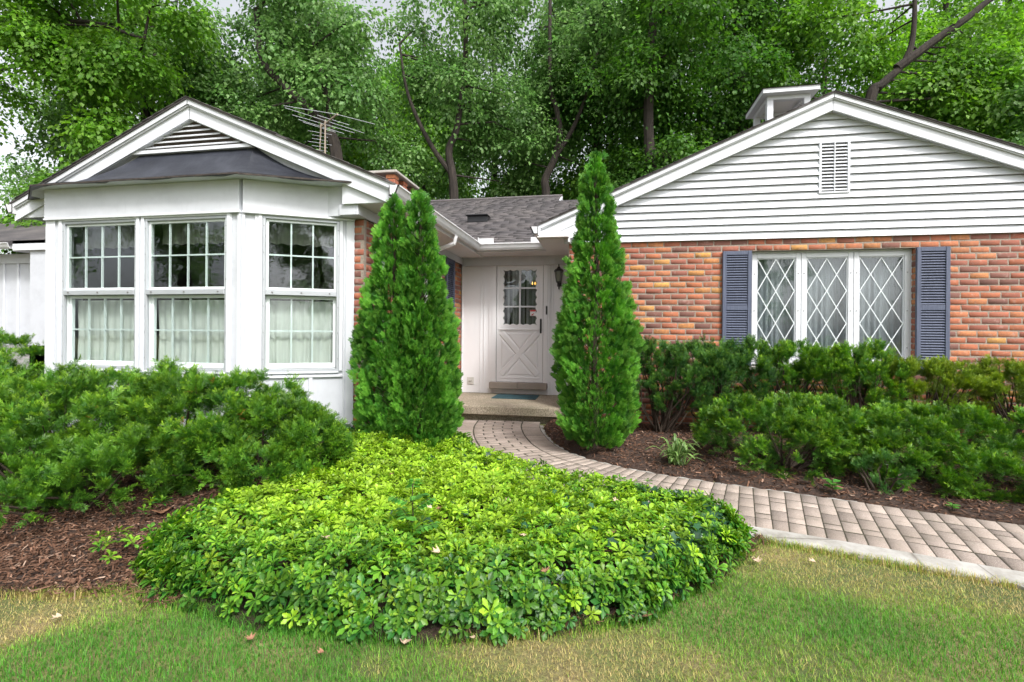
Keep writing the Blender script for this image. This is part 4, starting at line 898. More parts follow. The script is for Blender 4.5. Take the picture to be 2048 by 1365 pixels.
# mulch chips
def scatter(n, x0, x1, y0, y1, ok):
    x = RNG.uniform(x0, x1, n); y = RNG.uniform(y0, y1, n); k = ok(x, y); return x[k], y[k]
house_mask = lambda x, y: ~((y > 6.45) & (x > -.5)) & ~((y > 4.5) & (x < -2.39) & (x > -6.1)) & ~((x > -2.4) & (x < -.05) & (y > 6.6)) & ~((y > 4.0) & (x < -2.45) & (x > -5.8))
bed_ok = lambda x, y: ((x < .98) | (y > np.interp(x, UP[12:, 0], UP[12:, 1]))) & (y > yL(x) - .03 + .05 * RNG.normal(size=x.shape)) & (path_dist(x, y) > .015) & house_mask(x, y)
nb = NB(); tmpl = [(-1, -.9, 0), (.9, -1, 0), (1, .8, .1), (-.8, 1, .1), (0, 0, 1)]; tf = [(0, 1, 4), (1, 2, 4), (2, 3, 4), (3, 0, 4)]
for (n, a, b, c, d, sc_) in ((26000, -4.2, -1.9, 1.8, 4.0, 1.0), (30000, -1.2, 4.6, 2.8, 6.5, 1.15), (6000, -2.4, -.4, 4.5, 7, 1.2), (3500, -.6, 1.3, 1.7, 3.3, .8), (6000, -9, -4, 1.8, 5, 1.2)):
    x, y = scatter(n, a, b, c, d, bed_ok); n_ = len(x); 
    if n_ == 0: continue
    yv = rdir(n_) * np.array([1, 1, .35]); R = basis(yv, np.array([0, 0, 1.]) + .5 * rdir(n_)); S = np.stack([RNG.uniform(.0018, .0055, n_), RNG.uniform(.006, .024, n_) * (1 + .6 * (RNG.random(n_) > .93)), RNG.uniform(.0015, .004, n_)], 1) * sc_
    T = np.stack([RNG.beta(1.2, 1.6, n_), RNG.random(n_) * .3, RNG.random(n_)], 1); nb.emit(tmpl, tf, R * S[:, :, None], np.stack([x, y, gh(x, y) + RNG.uniform(.002, .014, n_)], 1), T)
mc = struct(nb.build('mulch_chips', M['chip']), 'stuff', 'shredded bark mulch'); mc['category'] = 'mulch'

# lawn
def patch_noise(x, y):
    return (np.sin(1.9 * x + 1.3 * np.sin(1.7 * y + .5)) * np.sin(2.3 * y + 1.1 * np.sin(1.3 * x)) + .6 * np.sin(5.1 * x + 2 * np.sin(3.1 * y)) * np.sin(4.7 * y + 1.5 * np.sin(2.9 * x + 1)) + .35 * np.sin(11 * x + 3 * np.sin(7 * y)) * np.sin(12 * y + 2 * np.sin(9 * x)))
PATCH = [(-2.9, 1.62, .55, -.45), (-2.55, 1.72, .3, -.3), (-2.2, 1.5, .28, .25), (-1.6, 1.55, .42, .42), (-1.0, 1.62, .3, .35), (-.85, 1.70, .10, -.45), (-.3, 1.85, .38, -.38), (.1, 1.95, .3, -.3), (.5, 2.2, .25, .25), (1.0, 2.9, .35, -.25), (1.5, 2.9, .5, -.3), (1.1, 2.35, .3, .28), (2.1, 2.7, .4, -.32), (1.7, 2.3, .35, .1), (.7, 2.15, .25, -.2), (-.6, 1.55, .25, .2), (-3.6, 1.6, .5, .1)]
def green(x, y):
    g = .62 + .15 * patch_noise(x, y)
    for (a, b, r, v) in PATCH: g = g + 1.35 * v * np.exp(-((x - a) ** 2 + ((y - b) * 1.4) ** 2) / r ** 2)
    g = g - .18 * np.exp(-np.abs(yL(x) - y) / .07) * (x > .9)
    g = .5 + (g - .5) * 1.35
    return np.clip(g, .03, .98)
nb = NB(); bt = [(-1, 0, 0), (1, 0, 0), (.62, .30, .55), (-.62, .30, .55), (0, 1, .92)]; bf = [(0, 1, 2, 3), (3, 2, 4)]
def grass(n, x0, x1, y0, y1, wd, hmin, hmax):
    x, y = scatter(n, x0, x1, y0, y1, lambda a, b: (b < yL(a) - .005 + .02 * RNG.normal(size=a.shape)) & ~((a > .3) & (path_dist(a, b) < .145))); g = green(x, y)
    k = RNG.random(len(x)) < np.clip(.55 + .6 * g, 0, 1); x, y, g = x[k], y[k], g[k]; n_ = len(x)
    lean = rdir(n_) * np.array([1, 1, 0]); lean = unit(lean + 1e-6); h = RNG.uniform(hmin, hmax, n_) * (.55 + .6 * g); le = h * RNG.uniform(.2, 1.3, n_) * (1.25 - .5 * g)
    zc = np.zeros((n_, 3)); zc[:, 2] = h; X_ = np.cross(lean, np.array([0, 0, 1.])) * (RNG.uniform(.6, 1.2, n_) * wd)[:, None]
    R = np.stack([X_, lean * le[:, None], zc], 1)
    r = np.clip(g + RNG.normal(0, .17, n_), 0, 1); T = np.stack([r, RNG.random(n_) * .15, RNG.random(n_)], 1)
    nb.emit(bt, bf, R, np.stack([x, y, np.full(n_, -.03)], 1), T, tg=[0, 0, .1, .1, .3])
grass(400000, -4.3, 3.6, .95, 3.3, .0012, .013, .030)
grass(30000, -14, -4.3, -1.5, 2.0, .003, .03, .05); grass(25000, 3.6, 9, -1.5, 2.6, .003, .03, .05); grass(30000, -5, 5, -1.5, .95, .003, .03, .05)
def rim_grass(n):
    x = RNG.uniform(-4.2, 3.4, n); y = yL(x) - np.abs(RNG.normal(0, .03, n)) + .02; k = ~((x > .3) & (path_dist(x, y) < .14)); x, y = x[k], y[k]; n_ = len(x); g = green(x, y)
    lean = unit(rdir(n_) * np.array([1, 1, 0]) + 1e-6); h = RNG.uniform(.02, .06, n_); X_ = np.cross(lean, np.array([0, 0, 1.])) * .0016; zc = np.zeros((n_, 3)); zc[:, 2] = h
    nb.emit(bt, bf, np.stack([X_, lean * (h * RNG.uniform(.2, .9, n_))[:, None], zc], 1), np.stack([x, y, np.full(n_, -.03)], 1), np.stack([np.clip(g + RNG.normal(.1, .2, n_), 0, 1), RNG.random(n_) * .15, RNG.random(n_)], 1), tg=[0, 0, .1, .1, .3])
rim_grass(16000)
gr_ = struct(nb.build('grass', M['grass']), 'stuff', 'short patchy lawn grass, partly dried to straw'); gr_['category'] = 'grass'

# ------------------------------------------------------------------ foliage generators
LEAF = [(0, 0, 0), (-.34, .38, .07), (-.30, .66, .02), (0, 1, -.12), (.30, .66, .02), (.34, .38, .07), (0, .5, -.03)]
LEAFF = [(0, 6, 1), (1, 6, 2), (2, 6, 3), (3, 6, 4), (4, 6, 5), (5, 6, 0)]
LEAFQ = [(0, 0, 0), (-.36, .45, .07), (0, 1, -.08), (.36, .45, .07)]; LEAFQF = [(0, 2, 1), (0, 3, 2)]
# yew sprig: needles in two ranks and around the twig
def yew_template(nn_=26, seed=0):
    rs = np.random.default_rng(seed); V = []; F = []; G = []
    for i in range(nn_):
        t = i / (nn_ - 1); y = .05 + .85 * t; side = 1 if i % 2 else -1; ang = rs.normal(0, .75) + (0 if side > 0 else PI)
        L = .34 * (1 - .35 * t) * rs.uniform(.8, 1.15); fw = .55 + .5 * t
        d = np.array([math.cos(ang), fw, math.sin(ang) * .8 + .15]); d /= np.linalg.norm(d); w_ = np.cross(d, [0, 0, 1]); w_ = w_ / np.linalg.norm(w_) * .021
        p = np.array([0, y, .03 * math.sin(3 * t)]); k = len(V); V += [tuple(p - w_ * .6), tuple(p + w_ * .6), tuple(p + d * L * .6 + w_), tuple(p + d * L), tuple(p + d * L * .6 - w_)]; F += [(k, k + 1, k + 2, k + 4), (k + 4, k + 2, k + 3)]
        g = max(0, (t - .45) / .55) ** 1.3; G += [g * .5, g * .5, g * .8, g, g * .8]
    return V, F, np.array(G)
YT = [yew_template(26, s) for s in range(4)]
YTS = [yew_template(15, s + 9) for s in range(3)]
def tuft(nb, C, D, n, size, spread, tips, templ, bright=None):
    """n sprigs round each tuft centre C, pointing along D with spread"""
    m_ = len(C); idx = np.repeat(np.arange(m_), n); N_ = len(idx)
    d = unit(D[idx] + spread * rdir(N_)); o = C[idx] + rdir(N_) * (size * .45 * RNG.random((N_, 1)))
    br = RNG.random(m_) if bright is None else bright; tone = RNG.random(m_)
    T = np.stack([np.clip(.15 + .6 * tone[idx] + .25 * RNG.random(N_), 0, 1), RNG.random(N_), np.clip(br[idx] + .1 * RNG.normal(size=N_), 0, 1)], 1)
    tp = tips[idx] if hasattr(tips, '__len__') else np.full(N_, tips)
    R = basis(d, np.array([0, 0, 1.]) + .8 * rdir(N_)) * (size * RNG.uniform(.65, 1.3, N_) * (1 + .45 * (RNG.random(N_) > .88)))[:, None, None]
    which = RNG.integers(0, len(templ), N_)
    for k in range(len(templ)):
        s_ = which == k
        if not s_.any(): continue
        V, F, G = templ[k]; T2 = T[s_].copy(); amt = T2[:, 1] * tp[s_]; T2[:, 1] = 0
        before = len(nb.T); nb.emit(V, F, R[s_], o[s_], T2); A = nb.T[before].reshape(-1, len(V), 3); A[:, :, 1] = G[None] * amt[:, None] * 1.5; nb.T[before] = A.reshape(-1, 3)
def lobe_points(lobes, n, zmin, jitter=.12, top=.25):
    """points near the surface of a union of ellipsoids, with outward directions; uneven"""
    P = []; Nn = []
    vol = np.array([l[1][0] * l[1][1] + l[1][1] * l[1][2] + l[1][0] * l[1][2] for l in lobes]); cnt = (n * vol / vol.sum()).astype(int) + 1
    for (c, r), k in zip(lobes, cnt):
        d = rdir(k * 2); d[:, 2] = np.abs(d[:, 2]) * np.where(RNG.random(len(d)) < .72, 1, -1); p = np.array(c) + d * np.array(r) * (1.04 - jitter * RNG.normal(size=(len(d), 1)) - .06 * np.abs(RNG.normal(size=(len(d), 1)))); nn_ = unit(d / np.array(r))
        keep = p[:, 2] > zmin
        for (c2, r2_) in lobes:
            if c2 is c: continue
            keep &= (((p - np.array(c2)) / np.array(r2_)) ** 2).sum(1) > .62
        P.append(p[keep][:k]); Nn.append(nn_[keep][:k])
    return np.concatenate(P), np.concatenate(Nn)
def yew(label, base, lobes, ntuft, per=9, size=.085, mat='yew', tips=.8, spread=.75, stems=9, group=None, rust=0, upb=.55, name='yew_shrub', drop=.4):
    t = thing(name, label, 'shrub', base, group); nb = NB(); P, Nn = lobe_points(lobes, ntuft, base[2] + .06)
    kk = RNG.random(len(P)) < .20; C_ = P[kk]; CN = Nn[kk]; i_ = RNG.integers(0, len(C_), len(P)); dd = unit(CN[i_] * .9 + rdir(len(P))); P = C_[i_] + dd * (size * RNG.uniform(.55, 1.15, len(C_)))[i_][:, None] * np.array([1, 1, .8]); P[:, 2] -= size * drop; Nn = unit(dd + .5 * CN[i_]); brc = RNG.random(len(C_))[i_]
    D = unit(Nn + np.array([0, 0, upb])); lit = np.clip(.5 + .5 * Nn[:, 2], 0, 1)
    tuft(nb, P, D, per, size, spread, tips * (.25 + .75 * (RNG.random(len(P)) ** .7)), YT, np.clip(.15 + .7 * brc, 0, 1))
    # sparse inner sprigs, a little further in
    k = RNG.random(len(P)) < .5; Q = np.array(base) + (P[k] - np.array(base)) * RNG.uniform(.70, .9, (k.sum(), 1)); tuft(nb, Q, D[k], max(3, per // 2), size, .9, .1, YTS)
    fo = nb.build('foliage', M[mat], t)
    if rust:
        nb = NB(); i = RNG.integers(0, len(P), rust); tuft(nb, P[i] + Nn[i] * .01, D[i], 3, size * .7, .9, 0., YTS); nb.build('dead_sprigs', M['rust'], t)
    m = MB()
    for i in RNG.integers(0, len(P), stems * 3):
        b = np.array(base) + RNG.normal(0, .04, 3) * [1, 1, 0]; e = P[i]; mid_ = b + (e - b) * .5 + RNG.normal(0, .04, 3) + np.array([0, 0, -.02]); mid2 = b + (e - b) * .8 + RNG.normal(0, .025, 3)
        m.tube([b - [0, 0, .05], mid_, mid2, e], [.013, .009, .006, .003], 5)
    m.build('stem', M['twig'], t); return t
# --- yews: left mass
GYL = None
yew('broad yew shrub at the far left edge under the garage', (-5.6, 3.35, .12), [((-5.5, 3.3, .48), (.62, .55, .40)), ((-6.3, 3.7, .55), (.65, .6, .45)), ((-5.0, 3.0, .42), (.45, .42, .34)), ((-6.9, 4.6, .60), (.8, .6, .50))], 620, 9, .095, drop=1.0)
yew('big yew shrub under the left windows of the bay', (-4.25, 3.25, .12), [((-4.35, 3.35, .50), (.60, .45, .38)), ((-4.75, 2.85, .46), (.45, .45, .36)), ((-3.95, 2.95, .50), (.42, .42, .34)), ((-4.2, 3.75, .55), (.7, .25, .34))], 700, 10, .09, rust=14, drop=1.15)
yew('yew shrub in front of the corner post of the bay', (-3.3, 3.4, .12), [((-3.35, 3.45, .52), (.50, .40, .36)), ((-3.0, 3.25, .50), (.38, .36, .36)), ((-3.55, 3.05, .44), (.36, .34, .30)), ((-2.85, 3.62, .52), (.34, .26, .36))], 620, 10, .085, rust=12, drop=1.15)
yew('rounded yew shrub at the right end of the left mass, touching the pachysandra', (-2.55, 3.35, .10), [((-2.55, 3.40, .38), (.36, .36, .34)), ((-2.28, 3.42, .32), (.24, .28, .30)), ((-2.72, 3.02, .30), (.28, .26, .24)), ((-2.35, 3.15, .28), (.24, .24, .24))], 520, 10, .080, tips=.6, rust=9, drop=1.15)
yew('low dark yew branches spreading over the mulch at lower left', (-3.45, 2.75, .06), [((-3.30, 2.72, .24), (.34, .28, .20)), ((-3.62, 2.42, .17), (.32, .22, .15)), ((-3.05, 2.80, .26), (.24, .22, .20)), ((-4.0, 2.55, .30), (.42, .3, .26))], 330, 9, .080, 'yew', tips=.45)
# --- yews: right side, back row against the wall
BR = 'clipped yews in a row against the brick wall'
def yback(label, x, y, wdt, zt, mat, n, tips, rust=0, z0=.38, split=4, **kw):
    L = []
    zt += .06; n = int(n * 1.3)
    for i in range(split):
        a = x - wdt + 2 * wdt * (i + .5) / split + random.uniform(-.03, .03); h = zt - random.uniform(0, .07); L.append(((a, y + random.uniform(-.1, .1), (h + z0) / 2), (wdt / split * 1.5, .22, (h - z0) / 2)))
    yew(label, (x, y, .05), L, n, 8, .075, mat, tips, spread=.45, stems=12, group=BR, rust=rust, upb=1.2, **kw)
yback('slender dull-green clipped yew just right of the right arborvitae', .68, 6.02, .36, 1.06, 'yew_b', 330, .55, 8)
yback('clipped dark yew under the left shutter with bare stems', 1.34, 6.02, .40, 1.06, 'yew_b', 380, .6)
yback('clipped green yew under the left casement of the latticed window', 2.02, 6.05, .34, 1.06, 'yew', 300, .8)
yback('clipped bushy yew under the right casement of the latticed window', 2.72, 6.02, .42, 1.04, 'yew', 380, .9, 8)
yback('clipped yellow-green yew under the right shutter', 3.45, 6.05, .36, .88, 'yew_y', 250, .9)
yback('clipped yellow-green yew at the right edge against the brick wall', 4.25, 6.05, .48, .90, 'yew_y', 300, 1., 5)
yback('clipped yellow-green yew beyond the right edge against the brick wall', 5.2, 6.05, .45, .90, 'yew_y', 250, 1.)
# front row
FRW = 'low yews in front beside the walk'
yew('low spreading yew in the mulch beside the walk, below the latticed window', (1.65, 4.85, .02), [((1.40, 4.92, .34), (.34, .34, .26)), ((1.80, 4.90, .38), (.38, .36, .28)), ((2.05, 5.05, .34), (.28, .3, .26)), ((1.62, 4.60, .24), (.36, .24, .18)), ((1.3, 5.2, .30), (.25, .25, .26))], 620, 10, .075, tips=.85, drop=1.0, group=FRW, rust=12)
yew('low spreading yew in the mulch, right of the first front yew', (2.75, 4.85, .02), [((2.60, 4.90, .36), (.36, .34, .26)), ((2.95, 4.75, .34), (.34, .34, .26)), ((2.45, 4.60, .24), (.26, .22, .18)), ((2.9, 4.45, .20), (.34, .22, .16))], 520, 10, .075, tips=.7, drop=1.0, group=FRW, rust=5)
yew('low spreading yew in the mulch at the right edge of the picture', (3.65, 4.60, .02), [((3.45, 4.7, .34), (.32, .34, .26)), ((3.85, 4.55, .36), (.38, .34, .28)), ((3.35, 4.25, .20), (.26, .24, .17)), ((3.8, 4.1, .24), (.35, .25, .2))], 470, 10, .078, tips=.6, drop=1.0, group=FRW)
yew('small low yew sprout in the mulch at the foot of the front yews', (2.18, 4.32, .0), [((2.18, 4.32, .13), (.13, .13, .12))], 26, 7, .06, 'yew_b', tips=.3, stems=3)

# --- arborvitae: flat fans of scaly foliage held upright
def fan_template(seed):
    rs = np.random.default_rng(seed); V = []; F = []; G = []
    def kite(p, d, L, w_, g):
        d = np.array(d) / np.linalg.norm(d); n_ = np.array([-d[1], d[0], 0]); k = len(V); p = np.array(p); z = rs.normal(0, .03)
        V.extend([tuple(p), tuple(p + d * L * .55 + n_ * w_ + [0, 0, z]), tuple(p + d * L + [0, 0, 2 * z]), tuple(p + d * L * .55 - n_ * w_ + [0, 0, z])]); F.append((k, k + 3, k + 2, k + 1)); G.extend([g * .3, g * .7, g, g * .7])
    kite((0, 0, 0), (0, 1, 0), 1.0, .04, 1)
    for i in range(6):
        t = .12 + .13 * i
        for s in (-1, 1):
            L = .52 * (1 - t * .72) * rs.uniform(.8, 1.2); d = (s * .75, .85, 0); kite((0, t, 0), d, L, .036, .9)
            for k in range(2):
                q_ = np.array([s * .66, .75, 0]) * L * (.35 + .3 * k) + [0, t, 0]; kite(q_, (s * .25, 1, 0), L * .42, .032, 1)
    return V, F, np.array(G)
FT = [fan_template(s) for s in range(4)]
def arbor(label, base, cols_, nsp, size=.085):
    """cols_: list of (axis points [(x,y,z,r)...])"""
    t = thing('arborvitae', label, 'conifer', base); nb = NB()
    tot = sum(c[2] for c in cols_)
    for (prof, lean, share) in cols_:
        n = int(nsp * share / tot); prof = np.array(prof); zz = prof[:, 3 - 1]
        # sample height weighted by radius
        h = RNG.uniform(zz[0], zz[-1], n * 4); r = np.interp(h, zz, prof[:, 3]); k = RNG.random(len(h)) < (r + .08) / (r.max() + .08); h = h[k][:n]; r = r[k][:n]; n = len(h)
        a = RNG.uniform(0, 2 * PI, n); lump = 1 + .20 * np.sin(3 * a + 5 * h) * np.sin(4.3 * h + 2 * a) + .13 * np.sin(7 * a + 11 * h) * np.sin(9 * h - 3 * a)
        dep = np.where(RNG.random(n) < .17, RNG.uniform(.25, .7, n), 1 - .30 * RNG.random(n) ** 2.2); rr = r * lump * dep
        cx = np.interp(h, zz, prof[:, 0]); cy = np.interp(h, zz, prof[:, 1]); out = np.stack([np.cos(a), np.sin(a), np.zeros(n)], 1)
        P = np.stack([cx, cy, h], 1) + out * rr[:, None]
        nC = max(60, n // 26); ci = RNG.integers(0, n, nC); CC = P[ci]; near = np.zeros(n, int)
        for b0 in range(0, n, 2000): near[b0:b0 + 2000] = np.argmin(((P[b0:b0 + 2000, None, :] - CC[None]) ** 2 * np.array([1, 1, .45])).sum(2), 1)
        pull = .30 * (dep > .7); P = P + (CC[near] - P) * pull[:, None] + out * (RNG.normal(0, .022, nC)[near])[:, None]; cb = RNG.random(nC)[near]
        d = unit(out * .75 + np.array([0, 0, .75]) + .38 * rdir(n)); nm = np.cross(out, [0, 0, 1.]) + .6 * rdir(n)
        R = basis(d, nm) * (size * RNG.uniform(.65, 1.3, n))[:, None, None]
        tone = .5 + .5 * np.sin(7 * a + 3 * h) * np.sin(6 * h + a); T = np.stack([np.clip(.1 + .3 * tone + .3 * cb + .3 * RNG.random(n), 0, 1), np.zeros(n), np.clip(.2 + .5 * cb + .3 * RNG.random(n), 0, 1)], 1)
        amt = RNG.random(n) * (dep > .9)
        wh = RNG.integers(0, 4, n)
        for q_ in range(4):
            s_ = wh == q_; V, F, G = FT[q_]; b_ = len(nb.T); nb.emit(V, F, R[s_], P[s_], T[s_]); A = nb.T[b_].reshape(-1, len(V), 3); A[:, :, 1] = G[None] * amt[s_][:, None] * .9; nb.T[b_] = A.reshape(-1, 3)
    nb.build('foliage', M['arbor'], t)
    m = MB()
    for (prof, lean, share) in cols_:
        pr_ = [(p[0], p[1], p[2]) for p in prof]; m.tube([(base[0] + (pr_[0][0] - base[0]) * .5, base[1], base[2] - .1)] + pr_[1:-1], [.045] + [.035 * (1 - i / len(pr_)) + .006 for i in range(len(pr_) - 2)], 7)
        for i in range(60):
            h = random.uniform(prof[0][2], prof[-1][2] * .9); pz = [p[2] for p in prof]; c = np.array([np.interp(h, pz, [p[0] for p in prof]), np.interp(h, pz, [p[1] for p in prof]), h]); r = np.interp(h, pz, [p[3] for p in prof]); a = random.uniform(0, 2 * PI)
            m.tube([c, c + np.array([math.cos(a), math.sin(a), .8]) * r * .7], [.008, .003], 4)
    m.build('trunk', M['twig'], t); return t
arbor('twin-topped arborvitae on the left of the walk beside the bay', (-1.80, 4.38, .1),
      [([(-1.90, 4.38, .12, .22), (-1.93, 4.38, .40, .35), (-1.945, 4.38, .84, .36), (-1.94, 4.36, 1.25, .31), (-1.93, 4.32, 1.65, .215), (-1.915, 4.25, 1.98, .135), (-1.88, 4.18, 2.23, .075), (-1.875, 4.16, 2.43, .010)], 0, 1.0),
       ([(-1.70, 4.38, .12, .20), (-1.68, 4.38, .40, .30), (-1.68, 4.38, .84, .29), (-1.68, 4.36, 1.25, .26), (-1.675, 4.32, 1.65, .185), (-1.66, 4.25, 1.98, .125), (-1.645, 4.18, 2.23, .075), (-1.64, 4.15, 2.455, .010)], 0, 1.0)], 17500, .070)
arbor('tall single-topped arborvitae on the right of the walk by the porch', (-.09, 5.2, .03),
      [([(-.07, 5.2, .06, .22), (-.08, 5.2, .30, .34), (-.08, 5.2, .55, .33), (-.09, 5.2, .85, .37), (-.10, 5.2, 1.15, .385), (-.085, 5.2, 1.5, .31), (-.075, 5.2, 1.9, .225), (-.08, 5.2, 2.3, .165), (-.09, 5.2, 2.7, .11), (-.10, 5.2, 2.92, .06), (-.10, 5.2, 3.08, .01)], 0, 1.0)], 13000, .076)

# --- pachysandra
def leaf_pachy():
    prof = [(0, 0), (.085, .30), (.20, .58), (.30, .76), (.23, .80), (.20, .90), (.10, .93)]; V = []; F = []
    mid_ = [(0, t, -.06 * math.sin(PI * t) - .10 * t * t) for t in (0, .30, .58, .76, .80, .90, .95, 1.0)]
    V += [(0, 0, 0), (0, .35, .02), (0, .65, .0), (0, 1.0, -.10)]
    for s in (-1, 1):
        k = len(V); V += [(s * .05, .28, .03), (s * .145, .54, .055), (s * .225, .74, .035), (s * .155, .79, .03), (s * .11, .93, -.01)]
        f = [(0, k, 1), (1, k, k + 1), (1, k + 1, 2), (2, k + 1, k + 2), (2, k + 2, k + 3), (2, k + 3, k + 4), (2, k + 4, 3)]
        F += f if s < 0 else [tuple(reversed(x)) for x in f]
    return V, F
PV, PF = leaf_pachy()
BEDP = [(-2.28, 2.13), (-1.96, 1.98), (-1.445, 1.89), (-1.0, 1.91), (-.6, 1.96), (-.2, 2.10), (.22, 2.32), (.52, 2.64), (.77, 3.02), (.78, 3.22), (.66, 3.40), (.40, 3.48), (.0, 3.68), (-.4, 3.90), (-.80, 4.22), (-1.1, 4.50), (-1.35, 4.78), (-1.62, 5.05), (-1.78, 4.90), (-2.05, 4.60), (-2.38, 4.45), (-2.5, 4.1), (-2.15, 3.7), (-2.0, 3.3), (-2.13, 3.0), (-2.36, 2.75), (-2.43, 2.45)]
def inpoly(x, y, P):
    r = np.zeros(len(x), bool); j = len(P) - 1
    for i in range(len(P)):
        xi, yi = P[i]; xj, yj = P[j]; c = ((yi > y) != (yj > y)) & (x < (xj - xi) * (y - yi) / (yj - yi + 1e-12) + xi); r ^= c; j = i
    return r
def polydist(x, y, P):
    d = np.full(len(x), 9.); 
    for i in range(len(P)):
        a = np.array(P[i]); b = np.array(P[(i + 1) % len(P)]); ab = b - a; t = np.clip(((x - a[0]) * ab[0] + (y - a[1]) * ab[1]) / (ab @ ab), 0, 1); d = np.minimum(d, np.hypot(x - a[0] - t * ab[0], y - a[1] - t * ab[1]))
    return d
def canopy_h(x, y):
    d = polydist(x, y, BEDP); return gh(x, y) * .6 + .175 * np.sqrt(np.clip(d / .15, .04, 1)) + .020 * np.sin(5 * x + 2 * y) * np.sin(4 * y - x) + .012 * np.sin(13 * x) * np.sin(12 * y)
nb = NB()
def whorls(x, y, z, size, tilt, dens, hue=0, shade=1.0):
    n = len(x); hue = np.where(RNG.random(n) < .04, 1.0, hue)
    size = size * RNG.uniform(.72, 1.22, n); ax = unit(np.array([0, 0, 1.]) + tilt + .45 * rdir(n)); ph = RNG.uniform(0, 2 * PI, n); ref = unit(np.cross(ax, [1., .2, 0])); ref2 = np.cross(ax, ref); base_t = np.clip(hue + RNG.normal(0, .17, n), 0, 1); br = RNG.random(n)
    for tier, (cnt, el, sz) in enumerate(((3, 1.0, .62), (dens, .32, 1.0), (4, -.05, .95))):
        for k in range(cnt):
            a = ph + 2 * PI * k / cnt + tier * .6 + RNG.normal(0, .16, n); e = el + RNG.normal(0, .16, n)
            out = ref * np.cos(a)[:, None] + ref2 * np.sin(a)[:, None]; d = out * np.cos(e)[:, None] + ax * np.sin(e)[:, None]; nm = ax * np.cos(e)[:, None] - out * np.sin(e)[:, None] + .15 * rdir(n)
            s_ = size * sz * RNG.uniform(.75, 1.15, n); R = basis(d, nm) * s_[:, None, None]
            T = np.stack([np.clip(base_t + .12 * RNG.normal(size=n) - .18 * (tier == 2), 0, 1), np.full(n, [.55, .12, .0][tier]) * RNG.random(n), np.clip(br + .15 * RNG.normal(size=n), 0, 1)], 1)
            nb.emit(PV, PF, R, np.stack([x, y, z], 1) + ax * (.006 * (1 - tier)) [..., None] if False else np.stack([x, y, z], 1) + ax * (.008 * (1 - tier)), T)
N_ = 6200; x = RNG.uniform(-2.6, .95, N_ * 3); y = RNG.uniform(1.8, 5.1, N_ * 3); k = inpoly(x, y, BEDP); x, y = x[k][:N_], y[k][:N_]
# even out: drop points too close
order = RNG.permutation(len(x)); keep = []; cell = {}
for i in order:
    c = (int(x[i] / .035), int(y[i] / .035)); 
    if c in cell: continue
    cell[c] = 1; keep.append(i)
x, y = x[keep], y[keep]; d = polydist(x, y, BEDP); z = canopy_h(x, y) + RNG.normal(0, .022, len(x))
gx = np.zeros((len(x), 3)); e_ = .04; gx[:, 0] = (canopy_h(x - e_, y) - canopy_h(x + e_, y)) / (2 * e_); gx[:, 1] = (canopy_h(x, y - e_) - canopy_h(x, y + e_)) / (2 * e_)
bed_tone = np.clip(.62 + .25 * np.sin(1.6 * x + 1) * np.sin(1.5 * y) + .45 * sm((y - 2.0) / .9) - .35 * sm((y - 4.2) / .5) - .36 * np.exp(-d / .10) - .14 + .08 * RNG.normal(size=len(x)), .02, 1)  # leaf tone: yellower mid-bed, deeper green at the rim and back
whorls(x, y, z, .052, np.clip(gx, -1.2, 1.2) * .45, 6, bed_tone)
# skirt of lower whorls round the rim
for rep in range(3):
    P_ = np.array(BEDP); seg = RNG.integers(0, len(P_), 430); t = RNG.random(430); a = P_[seg]; b = P_[(seg + 1) % len(P_)]; p = a + (b - a) * t[:, None]; c = np.array([-.9, 3.0]); outd = unit(p - c); q_ = p + outd * (.035 - .03 * rep) + RNG.normal(0, .02, p.shape) + outd * .012
    k = (path_dist(q_[:, 0], q_[:, 1]) > -.03); q_ = q_[k]; outd = outd[k]; n_ = len(q_); tl = np.concatenate([outd, np.zeros((n_, 1))], 1) * 1.1
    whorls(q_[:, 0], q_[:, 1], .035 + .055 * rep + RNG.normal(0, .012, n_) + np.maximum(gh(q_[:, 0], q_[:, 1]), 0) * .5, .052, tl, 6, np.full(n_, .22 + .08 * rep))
# stray plants at the left edge
xs_ = np.array([-2.62, -2.70, -2.55, -2.66, -2.48, -2.58, -2.50, -2.43, -2.85, -2.78, -2.90]); ys_ = np.array([2.14, 2.20, 2.12, 2.28, 2.20, 2.25, 2.32, 2.04, 2.60, 2.66, 2.70]); whorls(xs_, ys_, gh(xs_, ys_) + .09 + RNG.normal(0, .02, len(xs_)), .056, np.zeros((len(xs_), 3)), 6, np.full(len(xs_), .55))
pc = struct(nb.build('pachysandra', M['pachy']), 'stuff', 'dense bright green pachysandra ground cover'); pc['category'] = 'ground cover'
# ivy running through the rim and beside the bay
nb = NB(); IV = [(0, 0, 0), (-.45, -.10, .03), (-.38, .28, .03), (-.62, .50, .0), (-.24, .58, .03), (0, 1, -.08), (.24, .58, .03), (.62, .50, 0), (.38, .28, .03), (.45, -.10, .03), (0, .45, -.03)]; IF = [(10, 0, 1), (10, 1, 2), (10, 2, 3), (10, 3, 4), (10, 4, 5), (10, 5, 6), (10, 6, 7), (10, 7, 8), (10, 8, 9), (10, 9, 0)]
IF = [tuple(reversed(f)) for f in IF]
def ivy(n, x0, x1, y0, y1, ok, s, dz):
    x, y = scatter(n, x0, x1, y0, y1, ok); n_ = len(x); 
    if n_ == 0: return
    nm = np.array([0, -.35, 1.]) + .55 * rdir(n_); R = basis(unit(rdir(n_) * [1, 1, .2]), nm) * (s * RNG.uniform(.6, 1.25, n_))[:, None, None]
    nb.emit(IV, IF, R, np.stack([x, y, dz(x, y) + RNG.normal(0, .015, n_)], 1), np.stack([RNG.random(n_), RNG.random(n_) * .3, RNG.random(n_)], 1))
